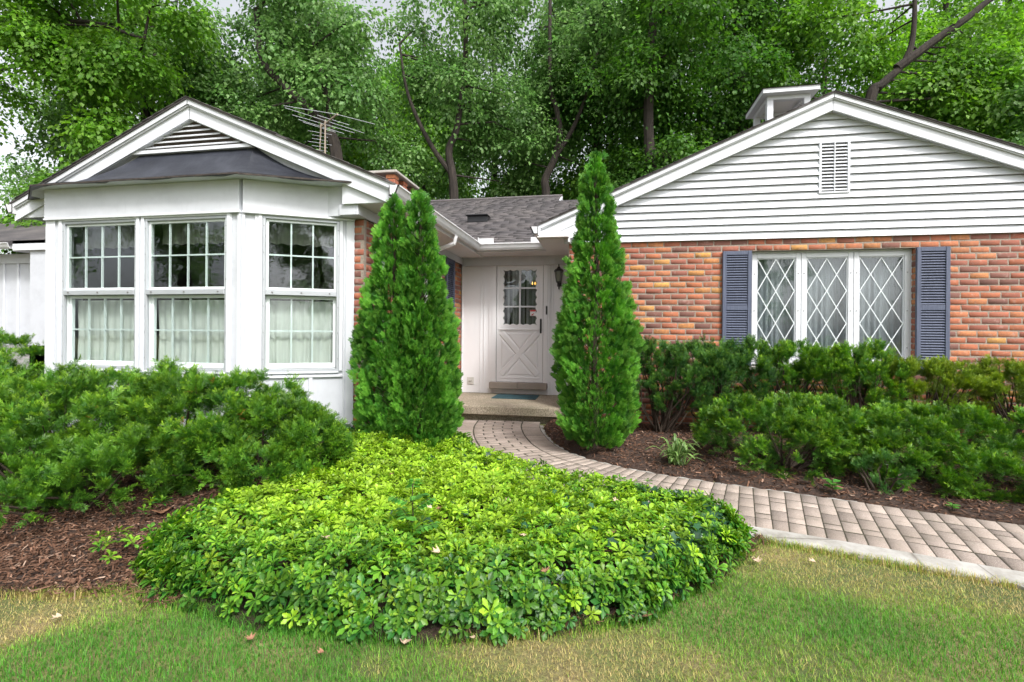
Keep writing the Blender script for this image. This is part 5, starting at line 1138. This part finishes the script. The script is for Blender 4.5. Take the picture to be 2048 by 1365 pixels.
ivy(2600, -2.75, -1.2, 3.6, 5.4, lambda a, b: (np.hypot((a + 2.05) / .75, (b - 4.45) / .6) < 1) & (path_dist(a, b) > .05), .046, lambda a, b: gh(a, b) + .10)
ivy(5200, .2, 1.0, 2.4, 3.5, lambda a, b: inpoly(a, b, BEDP) & (polydist(a, b, BEDP) < .16) & (RNG.random(len(a)) < .35), .05, lambda a, b: canopy_h(a, b) + .01)
ivy(900, -.8, .4, 1.9, 2.6, lambda a, b: inpoly(a, b, BEDP) & (polydist(a, b, BEDP) < .09) & (RNG.random(len(a)) < .5), .055, lambda a, b: canopy_h(a, b) - .02)
ivy(900, -2.3, .7, 2.0, 4.4, lambda a, b: inpoly(a, b, BEDP) & (RNG.random(len(a)) < .10), .05, lambda a, b: canopy_h(a, b) + .022)
iv = struct(nb.build('ivy', M['ivy']), 'stuff', 'dark ivy running through the ground cover'); iv['category'] = 'ivy'

# --- small plants
def small_plant(name, label, base, mat, build):
    t = thing(name, label, 'plant', base); build(t, base); return t
def strap(nb, o, a, L, wd, rise, tint):
    k = 7; V = []; 
    for i in range(k + 1):
        s = i / k; r = L * (s * .85); z = rise * math.sin(min(1, s * 1.05) * PI * .72); w_ = wd * math.sin(PI * min(.97, .12 + .86 * s)) ** .7
        c = np.array([math.cos(a) * r, math.sin(a) * r, z]); n_ = np.array([-math.sin(a), math.cos(a), 0])
        for j, f in enumerate((-1, -.45, .45, 1)): V.append(c + n_ * w_ * f + np.array([0, 0, .25 * w_ * abs(f)]))
    F = []
    for i in range(k):
        for j in range(3): F.append((i * 4 + j, i * 4 + j + 1, i * 4 + 4 + j + 1, i * 4 + 4 + j))
    G = np.array([.9, .1, .1, .9] * (k + 1)); nb.emit(V, F, np.eye(3)[None], np.array([o]), np.array([[tint, 0, random.random()]]), tg=G)
def hosta(t, b):
    nb = NB()
    for i in range(58):
        a = random.uniform(0, 2 * PI); L = random.uniform(.14, .30); strap(nb, np.array(b) + np.array([random.gauss(0, .03), random.gauss(0, .03), 0]), a, L, random.uniform(.008, .015), random.uniform(.08, .26), random.random())
    nb.build('leaves', M['hosta'], t)
small_plant('variegated_plant', 'clump of narrow white-edged leaves in the mulch between the walk and the yews', (.68, 4.76, .02), 'hosta', hosta)
def sapling(t, b):
    nb = NB(); m = MB(); top = np.array(b) + [.0, .0, .34]; m.tube([b, tuple(np.array(b) + [.005, .0, .18]), tuple(top)], [.004, .003, .002], 5)
    for i in range(7):
        h = .10 + .035 * i; a = i * 2.4; o = np.array(b) + [0, 0, h]; L = .13 - .008 * i; d = np.array([math.cos(a), math.sin(a), .35]); m.tube([tuple(o), tuple(o + d * L)], [.0018, .001], 4)
        for k in range(5):
            p = o + d * L * (.3 + .17 * k)
            for s in (-1, 1):
                e = np.array([[-math.sin(a) * s + .4 * math.cos(a), math.cos(a) * s + .4 * math.sin(a), -.1]]); nb.emit(LEAF, LEAFF, basis(e, np.array([[0, 0, 1.]]) + .2 * rdir(1)) * .048, p[None], np.array([[random.random(), 0, random.random()]]))
    nb.build('leaves', M['weed'], t); m.build('stem', M['twig'], t)
small_plant('tree_seedling', 'thin seedling with paired leaflets rising out of the pachysandra', (-.98, 2.42, .10), 'weed', sapling)
def weed(sz, nl):
    def f(t, b):
        nb = NB(); m = MB(); m.tube([b, tuple(np.array(b) + [0, 0, sz])], [.003, .002], 5)
        for i in range(nl):
            a = i * 2.4; h = sz * (.3 + .7 * i / nl); d = np.array([[math.cos(a), math.sin(a), .25]]); nb.emit(LEAF, LEAFF, basis(d, np.array([[0, 0, 1.]]) + .2 * rdir(1)) * (.075 * (sz / .1) ** .5), (np.array(b) + [0, 0, h])[None], np.array([[random.random(), 0, random.random()]]))
        nb.build('leaves', M['weed'], t); m.build('stem', M['twig'], t)
    return f
small_plant('weed', 'small bright leafy weed in the mulch at the edge of the walk', (1.77, 4.21, .0), 'weed', weed(.10, 10))
small_plant('weed', 'tiny weed sprouting at the edge of the walk further right', (2.45, 3.99, .0), 'weed', weed(.04, 7))
small_plant('weed', 'leafy weed growing beside the left arborvitae at the head of the walk', (-1.52, 5.32, .0), 'weed', weed(.09, 9))

# --- fallen leaves (each one can be picked up)
def fallen(x, y, z, s, mat, rot, tilt=.25):
    V = [(0, 0, 0), (-.35, .1, .1), (-.6, .35, .2), (-.3, .5, .08), (-.45, .85, .25), (-.08, .75, .03), (0, 1.1, .12), (.1, .72, .02), (.5, .8, .22), (.3, .48, .05), (.62, .3, .2), (.3, .08, .1), (0, .45, 0)]
    F = [(12, i, i + 1) for i in range(11)] + [(12, 11, 0)]
    c, sn = math.cos(rot), math.sin(rot); P = [((vx * c - vy * sn) * s + x, (vx * sn + vy * c) * s + y, vz * s * 1.3 + vx * s * tilt * .3 + z) for vx, vy, vz in V]
    m = MB(); m.add(P, F); o = m.build('fallen_leaf', M[mat]); so_ = o.modifiers.new('t', 'SOLIDIFY'); so_.thickness = .0006; return o
FLV = [(-.77, 1.83, .0, .045, 'dead1', 'pale curled dry leaf on the lawn in front of the pachysandra'), (-1.38, 1.74, .0, .035, 'dead2', 'brown fallen leaf on the lawn left of the pale curled one'), (-1.06, 1.73, .0, .028, 'dead2', 'small brown leaf on the lawn below the pachysandra front'), (-.52, 1.93, .0, .02, 'dead1', 'tiny dry leaf on the lawn beside the pachysandra'),
       (.16, 2.20, .005, .065, 'dead2', 'star-shaped reddish leaf on the lawn at the right rim of the pachysandra'), (.84, 2.86, .0, .05, 'dead1', 'tan dry leaf near the tip of the pachysandra'), (1.15, 2.93, .0, .035, 'dead1', 'whitish dry leaf on the lawn below the concrete edging'), (-2.30, 1.72, .0, .035, 'dead1', 'dry leaf on the lawn at lower left'),
       (-2.85, 2.72, .05, .09, 'dead2', 'large brown leaf on the mulch under the left yews'), (-2.32, 2.78, .12, .08, 'dead2', 'brown leaf lying at the upper left of the pachysandra'), (1.55, 4.55, .02, .05, 'dead1', 'dry leaf on the mulch under the front yews'), (.35, 5.6, .04, .05, 'dead2', 'brown leaf on the mulch near the brick wall')]
for i, (x, y, z, s, mt, lb) in enumerate(FLV): tag(fallen(x, y, z, s, mt, i * 1.3), lb, 'leaf', 'fallen leaves')
for i, (x, y) in enumerate([(-.95, 2.75), (-1.0, 2.78), (-1.35, 2.2), (-1.2, 2.15), (-.75, 2.2), (-.42, 2.5), (.05, 2.55), (.35, 2.75), (.5, 2.95), (-.25, 2.18), (-.55, 2.95), (-1.9, 2.75), (-1.5, 3.3), (0.1, 3.1)]):
    o = fallen(x, y, float(canopy_h(np.array([x]), np.array([y]))[0]) + .025, .04, 'dead1' if i % 3 else 'dead2', i * 2.1, .9); tag(o, 'dry leaf caught on top of the pachysandra', 'leaf', 'dry leaves caught on the pachysandra')

# ------------------------------------------------------------------ trees
def crown_mesh(name, lobes, ncl, per, leaf, cr, mat, parent, seed=0, fine=False, zlo=0):
    global RNG
    RNG = np.random.default_rng(seed); nb = NB(); vol = np.array([l[1] ** 2 for l in lobes]); cnt = (ncl * vol / vol.sum()).astype(int) + 1; C = []; D = []
    for (c, r), k in zip(lobes, cnt):
        d = rdir(k); d[:, 2] *= .75; rad = r * (.45 + .55 * RNG.random((k, 1)) ** .45); C.append(np.array(c) + d * rad); D.append(d)
    leaf *= .98; per = int(per * 1.05); cr *= .84; C = np.concatenate(C); D = unit(np.concatenate(D)); m_ = len(C); idx = np.repeat(np.arange(m_), per); N_ = len(idx)
    cn = unit(np.array([0, 0, 1.]) + .55 * rdir(m_) + .45 * D); csz = RNG.uniform(.6, 1.35, m_)
    off = RNG.normal(size=(N_, 3)) * cr * csz[idx][:, None]; off -= cn[idx] * (np.sum(off * cn[idx], 1) * .72)[:, None]; off[:, 2] -= .35 * (off ** 2).sum(1) / cr; P = C[idx] + off
    out = unit(unit(off) + .7 * rdir(N_) + np.array([0, 0, -.3])); nm = cn[idx] + .42 * rdir(N_)
    R = basis(out, nm) * (leaf * RNG.uniform(.65, 1.3, N_))[:, None, None]
    tone = RNG.random(m_); T = np.stack([np.clip(.1 + .65 * tone[idx] + .25 * RNG.random(N_), 0, 1), (RNG.random(N_) ** 3) * .6, np.clip(.5 + .40 * RNG.normal(size=m_)[idx] + .1 * RNG.normal(size=N_), 0, 1)], 1)
    nb.emit(LEAFQ, LEAFQF, R, P, T); return nb.build(name, M[mat], parent), C
def tree(label, trunks, lobes, ncl, per, leaf, cr, mat, seed, group=None, twigs=60, name='tree'):
    b = trunks[0][0][0]; t = thing(name, label, 'tree', tuple(b), group); cw, C = crown_mesh('crown', lobes, ncl, per, leaf, cr, mat, t, seed)
    rs = random.Random(seed); m = MB(); allp = []
    for pts, r0, r1 in trunks:
        sp_ = spline(pts, 5); n = len(sp_); m.tube([tuple(p) for p in sp_], [r0 + (r1 - r0) * i / (n - 1) for i in range(n)], 9); allp += list(sp_[n // 4:])
    allp = np.array(allp)
    for (c, r) in lobes:
        c = np.array(c); cand = allp[allp[:, 2] < c[2] + .2]; cand = cand if len(cand) else allp; p = cand[np.argmin(np.linalg.norm(cand - c, axis=1))]; mid_ = (p + c) / 2 + np.array([rs.uniform(-.3, .3), rs.uniform(-.3, .3), rs.uniform(-.1, .3)])
        m.tube([tuple(p), tuple(mid_), tuple(c)], [.032, .022, .010], 6)
        near = C[np.linalg.norm(C - c, axis=1) < r * 1.1]
        for k in range(min(len(near), max(2, twigs // len(lobes)))):
            e = near[rs.randrange(len(near))]; mm = (c + e) / 2 + np.array([rs.uniform(-.15, .15) for _ in range(3)]); m.tube([tuple(c), tuple(mm), tuple(e)], [.011, .007, .003], 4)
    m.build('trunk', M['bark'], t); return t
def lobes_in(c, r, n, lr, seed):      # lobe centres spread through an ellipsoid crown
    rs = np.random.default_rng(seed); out = []
    for i in range(n):
        d = rs.normal(size=3); d /= np.linalg.norm(d); q_ = rs.random() ** .4; out.append(((c[0] + d[0] * r[0] * q_, c[1] + d[1] * r[1] * q_, c[2] + d[2] * r[2] * q_), lr * rs.uniform(.7, 1.25)))
    return out
G_ = 'tall broadleaf trees behind the house'
tree('slim dark-trunked tree rising behind the middle roof, left of the paired curving one', [([(-4.42, 14, 0), (-4.42, 14, 3), (-4.42, 14, 5.08), (-4.48, 14, 5.9), (-4.59, 14, 6.66), (-4.33, 14, 7.4), (-4.1, 14, 9.5), (-4.2, 14, 12)], .17, .06), ([(-4.48, 14, 5.9), (-5.2, 14, 6.9), (-5.9, 14, 8.4), (-6.2, 14, 10)], .09, .03)],
     lobes_in((-4.4, 15.0, 9.4), (2.9, 1.7, 3.3), 17, 1.05, 1) + [((-5.8, 16.4, 6.4), .9), ((-3.0, 16.4, 6.2), .9)], 360, 58, .125, .34, 'leaf_mid', 101, G_)
tree('tree with a thin sinuous trunk behind the right end of the middle roof', [([(-1.78, 15, 0), (-1.78, 15, 3), (-1.78, 15, 5.4), (-1.81, 15, 5.93), (-1.54, 15, 6.53), (-1.36, 15, 7.3), (-1.49, 15, 8.15), (-1.68, 15, 8.9), (-1.7, 15, 12)], .16, .05), ([(-1.5, 15, 6.6), (-.9, 15, 7.6), (-.4, 15, 9.0), (0, 15, 11)], .08, .03)],
     lobes_in((-1.7, 15.9, 10.0), (2.7, 1.7, 3.6), 17, 1.0, 2) + [((-3.0, 17.0, 7.0), .85), ((-.5, 17.0, 6.6), .8)], 330, 58, .125, .34, 'leaf_mid', 102, G_)
tree('tree leaning left behind the television antenna', [([(-6.6, 11.8, 0), (-6.75, 11.8, 3), (-6.95, 11.8, 5.7), (-7.2, 11.8, 6.5), (-7.75, 11.8, 7.1), (-8.5, 11.8, 7.8), (-9.2, 11.8, 8.6), (-9.4, 11.8, 10)], .20, .07), ([(-7.0, 12.1, 3), (-7.15, 12.1, 5.5), (-7.35, 12.1, 7.0), (-7.6, 12.1, 8.2), (-8.0, 12.1, 9.6)], .12, .05)],
     lobes_in((-8.2, 13.0, 9.2), (3.2, 1.5, 3.0), 17, 1.0, 3) + [((-6.4, 14.2, 6.6), .9), ((-8.8, 14.4, 6.2), 1.0), ((-10.4, 14.2, 6.6), 1.0), ((-9.4, 12.2, 7.2), .6)], 470, 62, .120, .33, 'leaf_mid', 103, G_)
tree('mid-green tree with a dark bent trunk at upper left behind the bay gable', [([(-13.2, 12.5, 0), (-13.3, 12.5, 5), (-13.7, 12.5, 8.0), (-13.4, 12.5, 9.5), (-13.6, 12.5, 12)], .24, .09), ([(-13.4, 12.5, 6.5), (-12.2, 12.5, 8.0), (-11.6, 12.5, 10)], .10, .04)],
     lobes_in((-13.0, 12.8, 8.2), (3.3, 2.2, 3.6), 20, 1.1, 4) + [((-11.3, 12.6, 5.6), 1.0), ((-12.6, 12.9, 5.0), 1.0), ((-10.4, 13.2, 5.2), .9)], 560, 62, .120, .34, 'leaf_mid', 104, G_)
tree('bright green tree at the left edge above the garage roof', [([(-13.2, 10.6, 0), (-13.2, 10.6, 3), (-13.0, 10.6, 5.5), (-12.6, 10.6, 7)], .18, .06)],
     lobes_in((-12.8, 10.6, 4.9), (2.3, 1.4, 2.2), 16, .85, 5), 440, 68, .115, .27, 'leaf_light', 105, G_)
tree('yellow-green tree whose boughs hang into the upper left corner', [([(-17.2, 9.6, 0), (-17.0, 9.6, 5), (-16.0, 9.6, 9), (-14, 9.6, 11)], .3, .10), ([(-16.6, 9.6, 7.5), (-14.5, 9.6, 8.4), (-12.4, 9.6, 8.6), (-10.6, 9.6, 8.0)], .10, .03)],
     lobes_in((-13.2, 9.7, 8.8), (3.4, 1.4, 1.7), 17, .85, 6) + [((-10.6, 9.6, 7.6), .65), ((-15.5, 9.8, 7.2), 1.0)], 440, 66, .115, .28, 'leaf_light', 106, G_)
tree('forked dark tree leaning right behind the right gable', [([(6.3, 14.5, 0), (6.5, 14.5, 4), (6.92, 14.5, 7.4), (7.2, 14.5, 7.85), (7.75, 14.5, 8.45), (7.95, 14.5, 9.5), (7.9, 14.5, 12)], .19, .03), ([(7.55, 14.5, 8.25), (8.5, 14.5, 8.95), (9.15, 14.5, 9.4), (9.8, 14.5, 9.9), (10.8, 14.5, 10.2)], .12, .05), ([(6.8, 14.4, 7.1), (6.2, 14.4, 7.5), (5.6, 14.4, 7.55)], .06, .02)],
     lobes_in((8.6, 15.8, 8.2), (3.9, 1.5, 3.6), 20, 1.05, 7) + [((8.0, 16.4, 5.4), 1.0), ((9.8, 16.0, 5.8), 1.1), ((6.2, 16.6, 6.6), .9), ((11, 15.2, 8), 1.0)], 520, 62, .125, .34, 'leaf_light', 107, G_)
tree('dark tree with a straight trunk behind the cupola', [([(4.3, 16.5, 0), (4.25, 16.5, 6), (4.15, 16.5, 10.6), (4.05, 16.5, 12), (3.9, 16.5, 14)], .26, .12), ([(4.2, 16.5, 8), (3.1, 16.5, 9.4), (2.4, 16.5, 11)], .10, .04)],
     lobes_in((4.2, 16.9, 9.8), (3.0, 2.0, 4.4), 21, 1.1, 8), 540, 62, .130, .36, 'leaf_dark', 108, G_)
tree('dark drooping tree between the right arborvitae top and the right gable', [([(1.5, 14.2, 0), (1.45, 14.2, 4), (1.2, 14.2, 7), (1.3, 14.2, 10), (1.4, 14.2, 13)], .20, .08), ([(1.3, 14.2, 6.4), (2.3, 14.2, 5.7), (3.1, 14.2, 5.2)], .07, .03)],
     lobes_in((1.3, 14.5, 9.0), (2.2, 1.8, 4.0), 19, 1.0, 9) + [((2.6, 14.5, 6.0), .8), ((.7, 14.6, 5.4), .6)], 430, 62, .125, .34, 'leaf_dark', 109, G_)
tree('pale olive tree at top centre right, behind the tall arborvitae', [([(-.3, 18, 0), (-.3, 18, 8), (0, 18, 13)], .2, .08)], lobes_in((.0, 18, 11.5), (2.2, 2, 3.2), 12, 1.15, 10), 330, 62, .14, .40, 'leaf_mid', 110, G_)
tree('bushy tree behind the right slope of the right gable', [([(11.0, 13.2, 0), (11, 13.2, 4), (10.8, 13.2, 7)], .2, .08)], lobes_in((10.6, 13.4, 5.0), (2.6, 1.6, 2.4), 14, .95, 11), 380, 62, .12, .32, 'leaf_mid', 111, G_)
# back rows: three source trees, copied with their crown and trunk
src = []
for k, (mt, cl) in enumerate((('leaf_mid', 'mid green'), ('leaf_dark', 'dark'), ('leaf_light', 'light green'))):
    sx = (-27, -21.5, -16.5)[k]; sy = (21, 23, 21.5)[k]
    tr_ = tree('x', [([(sx, sy, 0), (sx + .2, sy, 5), (sx - .2, sy, 10), (sx, sy, 16)], .28, .08)], lobes_in((sx, sy, 9.6), (2.9, 2.2, 7.4), 21, 1.25, 20 + k), 430, 56, .160, .42, mt, 200 + k, G_, 40); src.append(tr_)
LB = ['far tree behind the left edge of the garage', 'dark far tree above the garage roof', 'light green far tree left of the bay gable', 'far tree showing over the peak of the bay gable', 'dark far tree just left of the antenna', 'light green far tree behind the antenna', 'far tree behind the left end of the middle roof', 'light far tree above the chimney', 'dark far tree behind the middle of the low roof', 'far tree behind the right end of the middle roof', 'dark far tree between arborvitae top and gable', 'far tree behind the left slope of the right gable', 'dark far tree behind the peak of the right gable', 'light green far tree right of the gable peak', 'far tree at the right edge']
pos = [(-27, 21), (-21.5, 23), (-16.5, 21.5), (-13.2, 20), (-10.8, 23.5), (-8.3, 21.5), (-5.6, 24), (-8.6, 27), (-3.4, 26), (-.6, 22.5), (2.8, 23.5), (6.2, 22), (9.6, 24), (12.8, 21.5), (16, 23)]
kd = [0, 1, 2, 0, 1, 2, 0, 2, 1, 0, 1, 1, 1, 2, 0]
for i, ((px, py), k) in enumerate(zip(pos, kd)):
    if i < 3: o = src[i]
    else:
        o = copy_tree(src[k]); o.rotation_euler.z = i * 1.7; s_ = .92 + .05 * (i % 4); o.scale = (s_, s_, s_); o.location = (px, py, 0)
    o['label'] = LB[i]
# low understorey shrubs behind the roofs
ug = 'leafy undergrowth shrubs behind the house'
us = thing('tall_shrub', 'x', 'shrub', (-5.5, 17.5, 0), ug); cw, C = crown_mesh('crown', lobes_in((-5.5, 17.5, 3.4), (2.2, 1.3, 2.8), 12, 1.1, 40), 330, 56, .14, .38, 'leaf_light', us, 300)
m = MB(); 
for i in range(14): e = C[i * 17 % len(C)]; m.tube([(-5.5, 17.5, 0), tuple((np.array([-5.5, 17.5, 0]) + e) / 2 + [.2, 0, .2]), tuple(e)], [.05, .035, .01], 5)
m.build('stem', M['bark'], us)
ul = ['undergrowth shrub behind the left part of the middle roof', 'undergrowth shrub behind the ridge between the two slim trunks', 'undergrowth shrub behind the right end of the middle roof', 'undergrowth shrub behind the tall arborvitae', 'undergrowth shrub behind the left slope of the right gable', 'undergrowth shrub behind the antenna mast', 'undergrowth shrub left of the bay gable', 'undergrowth shrub behind the garage roof', 'undergrowth shrub behind the right slope of the right gable', 'undergrowth shrub at the far right behind the gable']
up_ = [(-5.6, 17.5), (-3.2, 18.6), (-.9, 17.8), (1.5, 18.8), (4.2, 18.5), (-9.2, 16.5), (-12.8, 17), (-17.5, 16.0), (9.3, 18), (13, 17)]
for i, (px, py) in enumerate(up_):
    o = us if i == 0 else copy_tree(us); o.location = (px, py, 0); o.rotation_euler.z = i * 1.1; o['label'] = ul[i]; s_ = 1.0 + .12 * (i % 3); o.scale = (s_, s_, s_ * (1.0 if i not in (5, 6, 7, 8, 9) else 1.3))
# trees across the street, seen only mirrored in the window glass
rl = ['tree across the street, mirrored in the left bay window', 'taller tree across the street, mirrored in the right front bay window', 'dark tree across the street, mirrored in the angled bay window', 'tree across the street, mirrored in the latticed window', 'tree across the street beyond the right edge', 'near tree across the street, mirrored at the left edge of the bay', 'farthest tree across the street, behind the camera']
for i, (px, py, k, sz) in enumerate([(-19, -11, 0, .9), (-13, -15, 1, .8), (4, -20, 1, 1.), (10, -21, 0, .9), (20, -19, 1, 1.), (-25, -9, 1, 1.), (-4, -26, 0, 1.)]):
    o = copy_tree(src[k]); o.location = (px, py, 0); o.rotation_euler.z = i * 2.3; o.scale = (sz, sz, sz * .85); o['label'] = rl[i]; o['group'] = 'trees across the street'
